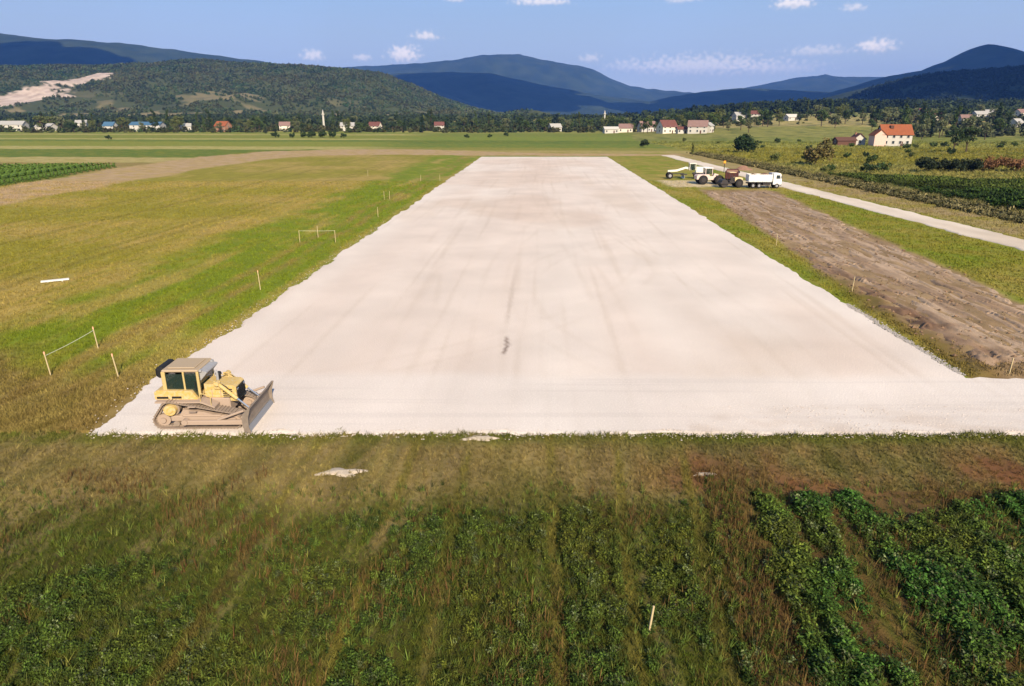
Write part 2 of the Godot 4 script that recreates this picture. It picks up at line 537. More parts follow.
		# gravelled standing where the machines are parked
		var park := smoothstep(0.0, 2.0, minf(x - 30.0, 56.0 - x)) * smoothstep(0.0, 2.0, minf(d - 134.0, 150.0 - d) + 1.5 * m)
		k = k.lerp(Color(0.5, 0.42, 0.34), park * 0.9)
		return k
	# far fields in strips
	if a_right(x, d):
		var q := d + 0.7 * (x - 76.0) * smoothstep(240.0, 130.0, d) + 6.0 * b
		var stripes := [[0, DEEP], [104, Color(0.2, 0.19, 0.06)], [107.5, DEEP], [127, Color(0.2, 0.2, 0.05)], [133, DEEP], [146, Color(0.075, 0.1, 0.02)], [160, Color(0.24, 0.22, 0.07)], [205, OLIVE], [300, Color(0.24, 0.24, 0.06)], [345, Color(0.16, 0.18, 0.04)], [430, Color(0.2, 0.2, 0.06)], [560, Color(0.33, 0.27, 0.13)], [760, Color(0.2, 0.2, 0.08)], [900, DEEP]]
		k = strip(stripes, q)
		k = k.lerp(Color(0.26, 0.24, 0.075), clamp(0.15 + 0.9 * m + 0.5 * b, 0.0, 0.75) * smoothstep(145.0, 175.0, q))
		return k.lerp(DEEP, clamp(0.1 + 1.1 * n_mid.get_noise_2d(x * 0.4 + 30.0, z * 0.4), 0.0, 0.7))
	var w := smoothstep(-60.0, -25.0, x + 0.05 * d)
	var ql := d + 0.06 * x + 5.0 * b
	var left := strip([[0, OLIVE], [128, Color(0.1, 0.14, 0.025)], [158, Color(0.26, 0.21, 0.09)], [184, Color(0.22, 0.17, 0.07)], [200, Color(0.34, 0.29, 0.14)], [226, Color(0.09, 0.14, 0.02)], [283, Color(0.33, 0.3, 0.13)], [312, Color(0.17, 0.2, 0.035)], [370, Color(0.1, 0.15, 0.025)], [400, Color(0.3, 0.29, 0.11)], [425, Color(0.16, 0.19, 0.035)], [500, Color(0.33, 0.3, 0.12)], [525, Color(0.17, 0.2, 0.04)], [600, Color(0.26, 0.25, 0.09)], [690, Color(0.12, 0.12, 0.04)], [1000, Color(0.2, 0.17, 0.08)]], ql)
	var mid := strip([[0, OLIVE], [262, Color(0.3, 0.25, 0.11)], [282, Color(0.19, 0.19, 0.045)], [305, Color(0.11, 0.16, 0.025)], [350, Color(0.085, 0.135, 0.02)], [395, Color(0.14, 0.19, 0.03)], [470, Color(0.13, 0.17, 0.03)], [560, Color(0.2, 0.21, 0.06)], [640, Color(0.12, 0.13, 0.04)], [1000, Color(0.2, 0.17, 0.08)]], ql)
	k = left.lerp(mid, w)
	return k.lerp(OLIVE, clamp(0.15 + 0.9 * m, 0.0, 0.5))

func a_right(x: float, d: float) -> bool:
	return x > 69.0 and x / d > 0.17

func strip(list: Array, q: float) -> Color:
	for i in range(list.size() - 1, -1, -1):
		if q >= list[i][0]:
			if i == 0: return list[0][1]
			return (list[i - 1][1] as Color).lerp(list[i][1], smoothstep(0.0, 2.5, q - list[i][0]))
	return list[0][1]

func rough_y(x: float, z: float) -> float:
	var d := -z
	if d > 265.0:
		return height(x, z)
	var xs := pad_x(x, z)
	var y := -0.05 + 0.05 * n_fine.get_noise_2d(x * 0.7, z * 0.7) + 0.06 * n_mid.get_noise_2d(x, z)
	if d < 26.0:
		return y
	if xs > 23.5:
		var lo := 25.0 + (d - 38.0) * 0.065
		var hi := 37.5 + (d - 50.0) * 0.09
		var di := smoothstep(-0.3, 1.0, xs - lo) * smoothstep(-0.3, 1.0, hi - xs) * smoothstep(132.0, 126.0, d) * smoothstep(34.0, 36.5, d)
		if di > 0.0:
			y += di * (0.13 * n_rut.get_noise_2d(xs * 1.5, z * 0.22) + 0.09 * n_fine.get_noise_2d(x * 1.7, z * 1.2))
			# clods thrown up along the near edge of the stripped soil
			y += 0.34 * smoothstep(1.3, 0.2, absf(xs - lo - 1.0)) * maxf(0.0, n_mid.get_noise_2d(x * 2.0, z * 1.4) + 0.12) * smoothstep(70.0, 45.0, d)
		if x > 64.5 and x < 71.0 and d > 40.0 and d < 270.0:
			y -= 0.9 * smoothstep(65.0, 67.0, x) * smoothstep(70.5, 68.6, x)
	return y

# ------------------------------------------------------------------ plants
func leaf_card(b: Mb, p: Vector3, s: float, r: RandomNumberGenerator, up_bias := 0.3) -> void:
	var u := Vector3(r.randfn(), r.randfn() * 0.6, r.randfn()).normalized()
	var w := u.cross(Vector3(r.randfn(), r.randfn() + up_bias, r.randfn())).normalized()
	var nn := u.cross(w)
	if nn.y < 0.0: nn = -nn
	var a := p - u * s
	var c := p + u * s
	var e := w * s * 0.55
	b.tri(a, p + e, c, nn)
	b.tri(a, c, p - e, nn)

func crown(lumps: Array, count: int, size: float, seed_: int, shade: Vector3) -> Mb:
	var r := RandomNumberGenerator.new()
	r.seed = seed_
	var b := Mb.new()
	for i in count:
		var l: Array = lumps[r.randi() % lumps.size()]
		var q := Vector3(r.randfn(), r.randfn(), r.randfn()).normalized()
		var rad := pow(r.randf(), 0.33) * (0.9 + 0.22 * r.randfn() * 0.5)
		var sz: Vector3 = l[1]
		b.col = Color(shade.x * r.randf_range(0.88, 1.14), shade.y, shade.z * r.randf_range(0.8, 1.2))
		leaf_card(b, l[0] + q * sz * rad, size * r.randf_range(0.6, 1.3), r)
	return b

func tree_parts(kind: String, h: float, seed_: int, shade: Vector3, count: int, leaf: float) -> Array:
	var r := RandomNumberGenerator.new()
	r.seed = seed_
	var lumps := []
	var tr := Mb.new()
	var th := 0.3 * h
	if kind == "round":
		for i in 11:
			var g := TAU * i / 11.0 * 2.4
			var q := Vector3(cos(g) * h * r.randf_range(0.08, 0.27), h * r.randf_range(0.36, 0.82), sin(g) * h * r.randf_range(0.08, 0.27))
			lumps.append([q, Vector3(1, r.randf_range(0.7, 1.0), 1) * h * r.randf_range(0.12, 0.2)])
	elif kind == "tall":
		for i in 10:
			var f := i / 9.0
			lumps.append([Vector3(r.randfn() * h * 0.035, h * lerpf(0.2, 0.92, f), r.randfn() * h * 0.035), Vector3(1, 1.35, 1) * h * lerpf(0.12, 0.05, f) * r.randf_range(0.85, 1.15)])
		th = 0.18 * h
	elif kind == "fir":
		for i in 12:
			var f := i / 11.0
			for g in 5:
				var an := TAU * (g / 5.0 + i * 0.13)
				var rr := h * lerpf(0.2, 0.02, f)
				lumps.append([Vector3(cos(an) * rr * 0.6, h * lerpf(0.14, 0.94, f) - rr * 0.15, sin(an) * rr * 0.6), Vector3(rr * 0.6, h * 0.035, rr * 0.6)])
		th = 0.5 * h
	else: # bush
		for i in 9:
			var g := TAU * i / 9.0 * 1.7
			lumps.append([Vector3(cos(g) * h * r.randf_range(0.1, 0.5), h * r.randf_range(0.25, 0.66), sin(g) * h * r.randf_range(0.1, 0.5)), Vector3(1, r.randf_range(0.8, 1.1), 1) * h * r.randf_range(0.2, 0.32)])
		th = 0.12 * h
	tr.cyl(Vector3(0, -0.3, 0), Vector3(0.01 * h, th, 0.01 * h), 0.03 * h, 0.02 * h, 7)
	for i in 5:
		var l: Array = lumps[(i * 3) % lumps.size()]
		tr.cyl(Vector3(0.01 * h, th * 0.9, 0.01 * h), l[0], 0.014 * h, 0.005 * h, 5)
	return [crown(lumps, count, leaf, seed_ + 5, shade).mesh(), tr.mesh()]

func plant_tree(p: Array, called: String, at: Vector3, s: float, turn: float, label: String, category: String, group: String) -> Node3D:
	var o := thing(called, label, category, at, turn, group)
	o.scale = Vector3.ONE * s
	put(p[0], "crown", M.leaf, o)
	put(p[1], "trunk" if category == "tree" else "stem", M.bark, o)
	return o

func tuft(blades: int, hgt: float, spread: float, width: float, seed_: int) -> ArrayMesh:
	var r := RandomNumberGenerator.new()
	r.seed = seed_
	var b := Mb.new()
	for i in blades:
		var g := r.randf() * TAU
		var p := Vector3(cos(g), 0, sin(g)) * spread * r.randf()
		var lean := Vector3(r.randfn(), 0, r.randfn()) * hgt * 0.33
		var t := r.randf_range(0.75, 1.2)
		b.col = Color(t, t, t)
		var side := Vector3(cos(g + 1.3), 0, sin(g + 1.3)) * width
		var top := p + Vector3(0, hgt * r.randf_range(0.55, 1.1), 0) + lean
		var knee := p.lerp(top, 0.55) - lean * 0.12
		b.tri(p - side, p + side, knee + side * 0.7, Vector3(0, 0.4, 1))
		b.tri(p - side, knee + side * 0.7, knee - side * 0.7, Vector3(0, 0.4, 1))
		b.tri(knee - side * 0.7, knee + side * 0.7, top, Vector3(0, 0.4, 1))
	return b.mesh()

func weed(stems: int, hgt: float, leaves: int, leaf: float, seed_: int) -> ArrayMesh:
	var r := RandomNumberGenerator.new()
	r.seed = seed_
	var b := Mb.new()
	for i in stems:
		var g := TAU * i / stems + r.randf()
		var top := Vector3(cos(g), 0, sin(g)) * hgt * r.randf_range(0.12, 0.5) + Vector3(0, hgt * r.randf_range(0.6, 1.05), 0)
		b.col = Color(0.8, 0.75, 0.6)
		var side := Vector3(cos(g + 1.57), 0, sin(g + 1.57)) * 0.006
		b.tri(-side, side, top, Vector3(0, 0.2, 1))
		for k in leaves:
			var f := lerpf(0.25, 1.0, (k + r.randf()) / leaves)
			var t := r.randf_range(0.65, 1.35)
			t = t * t
			b.col = Color(t, t, t * 0.9)
			leaf_card(b, top * f + Vector3(r.randfn(), 0, r.randfn()) * leaf * 0.7, leaf * r.randf_range(0.6, 1.25), r, 1.4)
	return b.mesh()

func spin(at: Vector3, s: float, sy := 1.0) -> Transform3D:
	return Transform3D(Basis(Vector3.UP, rng.randf() * TAU).scaled(Vector3(s, s * sy, s)), at)

func blob(seed_: int) -> ArrayMesh:
	# a far tree crown: an uneven heap of facets
	var r := RandomNumberGenerator.new()
	r.seed = seed_
	var b := Mb.new()
	for i in 60:
		var q := Vector3(r.randfn(), r.randfn(), r.randfn()).normalized()
		q.y = absf(q.y) * 1.15 - 0.12
		var t := r.randf_range(0.85, 1.15)
		b.col = Color(t, t, t)
		leaf_card(b, q * Vector3(0.42, 0.75, 0.42) * r.randf_range(0.6, 1.05) + Vector3(0, 0.1, 0), r.randf_range(0.15, 0.27), r, 0.8)
	return b.mesh()

# ------------------------------------------------------------------ hills
func ridge_at(line: Array, x: float) -> float:
	if x <= line[0][0]: return line[0][1]
	for i in line.size() - 1:
		if x < line[i + 1][0]:
			var t: float = (x - line[i][0]) / float(line[i + 1][0] - line[i][0])
			var t2 := t * t * (3.0 - 2.0 * t)
			return lerpf(line[i][1], line[i + 1][1], lerpf(t, t2, 0.15))
	return line[-1][1]

var hill_fields := {}

func hill_y(h: Dictionary, x: float, z: float) -> float:
	var t: float = (h.z + h.front - z) / h.front
	var top: float = ridge_at(h.line, x) + h.rough * 0.12 * n_hill.get_noise_2d(x * 3.0, 0.5 * h.z)
	if t <= 1.0:
		var q: float = clamp(t, 0.0, 1.0)
		var s := lerpf(q, q * q * (3.0 - 2.0 * q), 0.55)
		var spur: float = h.rough * 4.0 * q * (1.0 - q) * n_hill.get_noise_2d(x * h.grain, z * h.grain * 0.6)
		spur += h.rough * 1.5 * q * (1.0 - q) * n_hill.get_noise_2d(x * h.grain * 5.0, z * h.grain * 2.5)
		return top * s + spur - 4.0 * (1.0 - q)
	var q2: float = clamp((h.z - z) / h.back, 0.0, 1.0)
	return top * (1.0 - 0.8 * q2 * q2) + h.rough * q2 * 0.4 * n_hill.get_noise_2d(x * h.grain, z * h.grain)

func hill(called: String, label: String, h: Dictionary, paint: Callable) -> void:
	var w: int = h.w
	var dn: int = h.d
	var pts := PackedVector3Array()
	var cols := PackedColorArray()
	var x0: float = h.line[0][0]
	var x1: float = h.line[-1][0]
	for j in dn:
		var z: float = lerpf(h.z + h.front, h.z - h.back, j / float(dn - 1))
		for i in w:
			var x := lerpf(x0, x1, i / float(w - 1))
			var y := hill_y(h, x, z)
			pts.append(Vector3(x, y, z))
			cols.append(paint.call(x, y, z))
	struct(grid_mesh(pts, cols, w, dn), called, M.hill, label, "hill")

func forest_paint(x: float, y: float, z: float) -> Color:
	var a := n_hill.get_noise_2d(x * 2.0, z * 2.0)
	var b := n_hill.get_noise_2d(x * 9.0 + 300.0, z * 9.0)
	var k := Color(0.022, 0.038, 0.016).lerp(Color(0.045, 0.062, 0.022), clamp(0.45 + a + 0.5 * b, 0.0, 1.0))
	return k

func in_quarry(x: float, y: float, z: float) -> float:
	# the two bare limestone cuts in the left hill, by their place along the slope
	var e := 0.45 * n_hill.get_noise_2d(x * 16.0, z * 10.0) + 0.3 * n_hill.get_noise_2d(x * 40.0, z * 40.0)
	var q1 := 1.0 - Vector2((x + 1050.0) / 55.0, (z + 1530.0) / 165.0).length() + e
	var q2 := 1.0 - Vector2((x + 1078.0) / 50.0, (z + 1830.0) / 140.0).length() + e
	var q3 := 1.0 - Vector2((x + 985.0) / 20.0, (z + 1600.0) / 22.0).length() + e
	return maxf(q1, maxf(q2, q3))

func meadow(x: float, z: float) -> float:
	var slope := 1.0 - Vector2((x + 735.0) / 120.0, (z + 1290.0) / 75.0).length() + 0.5 * n_hill.get_noise_2d(x * 12.0, z * 12.0)
	var knob := 1.0 - Vector2((x + 640.0) / 75.0, (z + 1640.0) / 130.0).length() + 0.6 * n_hill.get_noise_2d(x * 10.0, z * 10.0)
	var foot := smoothstep(0.2, 0.36, n_hill.get_noise_2d(x * 4.2 + 500.0, z * 4.2)) * smoothstep(-1750.0, -1400.0, z)
	return maxf(maxf(smoothstep(0.0, 0.2, slope), 0.8 * smoothstep(0.0, 0.3, knob)), foot)

func left_paint(x: float, y: float, z: float) -> Color:
	var k := forest_paint(x, y, z).lerp(Color(0.1, 0.11, 0.04), 0.5)
	k = k.lerp(Color(0.24, 0.2, 0.1), meadow(x, z))
	var q := in_quarry(x, y, z)
	var rock := Color(0.62, 0.5, 0.42).lerp(Color(0.42, 0.33, 0.27), clamp(0.4 + 1.4 * n_hill.get_noise_2d(x * 30.0, y * 60.0), 0.0, 1.0))
	return k.lerp(rock, smoothstep(0.0, 0.12, q))

func right_paint(x: float, y: float, z: float) -> Color:
	var k := forest_paint(x, y, z)
	k = k.lerp(Color(0.25, 0.22, 0.11), 0.8 * smoothstep(0.28, 0.4, n_hill.get_noise_2d(x * 5.0, z * 5.0)) * smoothstep(-2100.0, -1500.0, z))
	var cliff := 1.0 - Vector2((x - 1520.0) / 40.0, (y - 128.0) / 9.0).length() + 0.6 * n_hill.get_noise_2d(x * 30.0, z * 30.0)
	return k.lerp(Color(0.55, 0.45, 0.38), smoothstep(0.1, 0.3, cliff) * smoothstep(-2420.0, -2380.0, z))

func make_hills() -> void:
	var left := {"z": -2300.0, "front": 1150.0, "back": 900.0, "rough": 34.0, "grain": 0.9, "w": 330, "d": 210, "line": [[-2225, 167], [-1601, 161], [-1477, 156], [-1288, 161], [-1131, 170], [-973, 179], [-849, 170], [-663, 161], [-539, 153], [-414, 138], [-321, 109], [-228, 70], [-134, 37], [-38, 19], [90, 7]]}
	var right := {"z": -2400.0, "front": 1200.0, "back": 900.0, "rough": 26.0, "grain": 0.9, "w": 230, "d": 170, "line": [[700, 4], [960, 19], [1121, 51], [1183, 79], [1229, 101], [1307, 125], [1401, 144], [1531, 150], [1672, 162], [1919, 168], [2412, 156]]}
	hill("hill_quarry", "wooded green hill with two pale quarry cuts", left, left_paint)
	hill("hill_village", "dark wooded hill rising behind the village with a pale cliff", right, right_paint)
	hill("mountain_shoulder", "long dark blue mountain shoulder behind the quarry hill", {"z": -5200.0, "front": 1900.0, "back": 1500.0, "rough": 60.0, "grain": 0.4, "w": 180, "d": 90, "line": [[-4605, 594], [-3569, 562], [-3297, 530], [-3021, 517], [-2744, 498], [-2470, 466], [-2194, 433], [-1848, 388], [-1499, 348], [-1079, 289], [-586, 189], [-230, 88], [58, -1]]}, forest_paint)
	hill("mountain_dome", "hazy blue-green domed mountain behind the dark ridge", {"z": -9000.0, "front": 1800.0, "back": 1500.0, "rough": 90.0, "grain": 0.3, "w": 200, "d": 90, "line": [[-4600, 200], [-3849, 376], [-3097, 479], [-2351, 571], [-1738, 594], [-1124, 628], [-696, 662], [-390, 718], [97, 729], [403, 662], [771, 605], [955, 571], [1205, 457], [1456, 364], [1830, 318], [2327, 283], [2831, 202], [3595, 60]]}, forest_paint)
	hill("mountain_ridge", "dark blue ridge in cloud shadow at the valley's end", {"z": -6500.0, "front": 1900.0, "back": 500.0, "rough": 50.0, "grain": 0.4, "w": 150, "d": 80, "line": [[-1821, 47], [-1539, 191], [-1260, 350], [-993, 375], [-549, 383], [-195, 375], [71, 317], [428, 250], [787, 191], [1148, 149], [1512, 81], [1878, 22]]}, forest_paint)
	hill("mountain_knoll", "pale blue distant mountain with a small knob on its crest", {"z": -9500.0, "front": 2200.0, "back": 1500.0, "rough": 60.0, "grain": 0.3, "w": 160, "d": 70, "line": [[1160, 63], [2202, 212], [2718, 298], [3230, 396], [3738, 493], [3990, 508], [4057, 530], [4130, 508], [4322, 493], [4646, 493], [5035, 493], [5562, 457], [6355, 396], [7674, 335]]}, forest_paint)
	hill("mountain_foothill", "low dark blue foothill before the distant mountain", {"z": -6000.0, "front": 1700.0, "back": 800.0, "rough": 40.0, "grain": 0.4, "w": 130, "d": 70, "line": [[733, 21], [1061, 107], [1306, 162], [1551, 201], [1878, 232], [2291, 216], [2623, 201], [2875, 178], [3212, 139], [3639, 76], [4479, 37]]}, forest_paint)
	hill("mountain_peak", "dark pointed mountain peak above the village hill", {"z": -4800.0, "front": 1600.0, "back": 1000.0, "rough": 40.0, "grain": 0.4, "w": 140, "d": 80, "line": [[2040, 114], [2291, 200], [2541, 274], [2796, 311], [2884, 359], [3004, 400], [3060, 440], [3093, 458], [3140, 438], [3194, 415], [3431, 378], [3828, 359], [4835, 268]]}, forest_paint)
	# woods on the two near hills
	var bl := blob(4)
	var xf := []
	var cols := PackedColorArray()
	while xf.size() < 19000:
		var z := rng.randf_range(-2420.0, -1180.0)
		var x := rng.randf_range(-0.82, 0.03) * -z
		if in_quarry(x, 0.0, z) > -0.1 or x < -2200.0 or x > 80.0:
			continue
		var cover := 0.35 + 1.2 * n_hill.get_noise_2d(x * 4.0 + 90.0, z * 4.0) + smoothstep(-1500.0, -1800.0, z) * 0.6 - meadow(x, z) * 1.2
		if rng.randf() > cover:
			continue
		var s := rng.randf_range(5.0, 10.0)
		xf.append(spin(Vector3(x, hill_y(left, x, z) - 1.0, z), s, rng.randf_range(0.75, 1.1)))
		var t := rng.randf_range(0.8, 1.3) * (1.0 + 0.5 * n_hill.get_noise_2d(x * 6.0, z * 6.0))
		var yel := rng.randf_range(0.85, 1.3) + 0.4 * n_hill.get_noise_2d(x * 3.0 + 800.0, z * 3.0)
		cols.append(Color(0.075 * t * yel, 0.105 * t, 0.04 * t))
	many("hill_woods", bl, M.wood_leaf, xf, cols, "green deciduous woods covering the quarry hill", "woods")
	xf = []
	cols = PackedColorArray()
	while xf.size() < 9000:
		var z := rng.randf_range(-2520.0, -1230.0)
		var x := rng.randf_range(0.4, 0.85) * -z
		if rng.randf() > 0.55 + 1.0 * n_hill.get_noise_2d(x * 4.0 + 90.0, z * 4.0):
			continue
		var s := rng.randf_range(8.0, 14.0)
		xf.append(spin(Vector3(x, hill_y(right, x, z) - 1.0, z), s, rng.randf_range(0.8, 1.2)))
		var t := rng.randf_range(0.6, 1.2)
		cols.append(Color(0.03 * t, 0.05 * t, 0.02 * t))
	many("dark_woods", bl, M.wood_leaf, xf, cols, "dark woods covering the hill above the village", "woods")

func make_clouds() -> void:
	# cumulus standing over the valley outside the picture: their shadows lie on the far ridges
	var spots := [[Vector3(-3300, 330, -4150), 1250.0, 850.0], [Vector3(-450, 200, -5650), 1350.0, 1000.0], [Vector3(1900, 130, -5100), 1300.0, 900.0], [Vector3(3300, 250, -4050), 900.0, 800.0], [Vector3(1700, 100, -2050), 800.0, 600.0]]
	for i in spots.size():
		var s: Array = spots[i]
		var b := Mb.new()
		var r := RandomNumberGenerator.new()
		r.seed = 50 + i
		for k in 44:
			var g := r.randf() * TAU
			var rad := sqrt(r.randf()) * 0.85
			var c := Vector3(cos(g) * s[1] * rad, 0, sin(g) * s[2] * rad)
			var rr: float = s[2] * r.randf_range(0.3, 0.46) * (1.1 - 0.6 * rad)
			for j in 8:
				var el0 := lerpf(-0.25, PI / 2, j / 8.0)
				var el1 := lerpf(-0.25, PI / 2, (j + 1) / 8.0)
				for q in 14:
					var a0 := TAU * q / 14.0
					var a1 := TAU * (q + 1) / 14.0
					var pt := func(a: float, e: float) -> Vector3: return c + Vector3(cos(a) * cos(e), sin(e) * 0.75, sin(a) * cos(e)) * rr * (1.0 + 0.18 * n_hill.get_noise_3d(cos(a) * 400.0 + c.x, sin(e) * 400.0, sin(a) * 400.0 + c.z))
					b.face([pt.call(a0, el0), pt.call(a1, el0), pt.call(a1, el1), pt.call(a0, el1)], c)
		var o := part(b, "cloud", M.cloud)
		o.position = (s[0] as Vector3) - SUN * ((2300.0 - s[0].y) / -SUN.y)
		tag(o, "white cumulus cloud high over the valley shading the far ridges", "cloud", "clouds shading the ridges")

# ------------------------------------------------------------------ the ground and what is laid on it
func make_ground() -> void:
	var w := 420
	var rows := []
	var z := 8.0
	while z > -1420.0:
		rows.append(z)
		z -= maxf(0.22, -z * 0.0125)
	var pts := PackedVector3Array()
	var cols := PackedColorArray()
	for zz in rows:
		var half: float = maxf(14.0 - zz * 0.9, 14.0)
		for i in w:
			var x: float = lerpf(-half, half, i / float(w - 1))
			pts.append(Vector3(x, rough_y(x, zz), zz))
			cols.append(soil(x, zz))
	struct(grid_mesh(pts, cols, w, rows.size()), "ground", M.ground, "fields and meadows on the valley floor", "ground")
	var b := Mb.new()
	var rr := 8500.0
	b.face([Vector3(-rr, -2.5, -11200.0), Vector3(rr, -2.5, -11200.0), Vector3(rr, -2.5, 4000.0), Vector3(-rr, -2.5, 4000.0)], Vector3(0, -10, 0))
	struct(b.mesh(), "valley_floor", M.far_ground, "green valley floor reaching to the mountains", "ground")

func pad_paint(xs: float, z: float) -> Color:
	var d := -z
	var m := n_mid.get_noise_2d(xs * 0.55, z * 0.045)
	var b := n_big.get_noise_2d(xs, z * 0.25)
	var k := Color(0.715, 0.605, 0.525)
	k = k.lerp(Color(0.765, 0.68, 0.605), clamp(0.5 + 0.7 * m + 0.7 * b, 0.0, 1.0))
	# fine wheel lines from end to end and the sweeps where lorries turned
	k = k.lerp(Color(0.55, 0.45, 0.36), 0.3 * smoothstep(0.2, 0.6, n_row.get_noise_2d(xs * 1.4, z * 0.03)))
	k = k.lerp(Color(0.63, 0.52, 0.42), 0.4 * smoothstep(0.2, 0.5, n_mid.get_noise_2d(xs * 0.35 + 9.0, z * 0.08)))
	k = k.lerp(Color(0.62, 0.48, 0.38), 0.4 * smoothstep(0.12, 0.3, n_big.get_noise_2d(xs * 0.5 + 300.0, z * 0.35)))
	# pairs of tyre tracks down the pad and turning across it
	for q in [[-9.0, 0.05, 3.0, 55.0], [4.5, -0.02, 2.0, 80.0], [12.0, 0.03, 4.0, 60.0], [-2.0, 0.06, 1.5, 40.0]]:
		var mid: float = q[0] + q[1] * (d - 40.0) + q[2] * sin(d / q[3] * 3.0)
		for e in [-0.95, 0.95]:
			k = k.lerp(Color(0.5, 0.4, 0.31), 0.15 * smoothstep(0.32, 0.12, absf(xs - mid - e)) * clampf(0.5 + 1.5 * n_mid.get_noise_2d(xs, z * 0.4), 0.0, 1.0))
	for q in [[-30.0, -70.0, 42.0], [30.0, -52.0, 30.0]]:
		var rad := Vector2(xs - q[0], z - q[1]).length()
		for e in [-0.95, 0.95]:
			k = k.lerp(Color(0.5, 0.4, 0.31), 0.12 * smoothstep(0.35, 0.12, absf(rad - q[2] - e)) * clampf(0.5 + 1.5 * n_mid.get_noise_2d(xs, z * 0.4), 0.0, 1.0))
	# the haul road across the front
	var haul := smoothstep(34.2, 32.6, d + 0.8 * m)
	k = k.lerp(Color(0.77, 0.7, 0.64), haul * 0.6)
	k = k.lerp(Color(0.62, 0.55, 0.5), 0.35 * haul * smoothstep(0.15, 0.4, n_row.get_noise_2d(z * 2.5, xs * 0.05)))
	if xs > 8.0:
		k = k.lerp(Color(0.6, 0.5, 0.42), 0.6 * smoothstep(30.5, 27.5, d) * clamp(0.3 + 1.5 * n_fine.get_noise_2d(xs * 0.6, z), 0.0, 1.0))
	# the one dark scrape left by a wheel
	k = k.lerp(Color(0.22, 0.16, 0.13), 0.85 * smoothstep(0.16, 0.05, absf(xs + 0.55 + 0.05 * sin(z * 2.0))) * smoothstep(36.6, 37.2, d) * smoothstep(40.5, 39.5, d))
	k = k.lerp(Color(0.46, 0.37, 0.3), 0.5 * smoothstep(0.22, 0.05, absf(xs + 0.75)) * smoothstep(41.0, 45.0, d) * smoothstep(64.0, 50.0, d))
	return k

func sheet(called: String, label: String, m: Material, u0: Callable, u1: Callable, zs: Array, w: int, y: float, paint: Callable, fall: float) -> void:
	# a raised bed between the edges u0(z) and u1(z), its sides falling off to the ground
	var pts := PackedVector3Array()
	var cols := PackedColorArray()
	for j in zs.size():
		var z: float = zs[j]
		var a: float = u0.call(z)
		var b: float = u1.call(z)
		var off := 0.0404 * (z + 33.0)
		for i in w:
			var t := (i - 2.0) / (w - 5.0)
			var xs := lerpf(a, b, clampf(t, 0.0, 1.0))
			var yy := y + 0.02 * n_mid.get_noise_2d(xs * 0.6, z * 0.3)
			if i < 2:
				xs = a - fall * (2 - i); yy = lerpf(y, -0.22, (2 - i) / 2.0)
			elif i > w - 3:
				xs = b + fall * (i - w + 3); yy = lerpf(y, -0.22, (i - w + 3) / 2.0)
			if j == 0 or j == zs.size() - 1: yy = -0.22
			var jag := 0.0
			if j < 2 or j > zs.size() - 3: jag = 0.2 * n_fine.get_noise_2d(xs * 1.5, z) + 0.3 * n_mid.get_noise_2d(xs, z)
			pts.append(Vector3(xs - off, yy, z + jag))
			cols.append(paint.call(xs, z))
	struct(grid_mesh(pts, cols, w, zs.size(), y), called, m, label, "gravel")

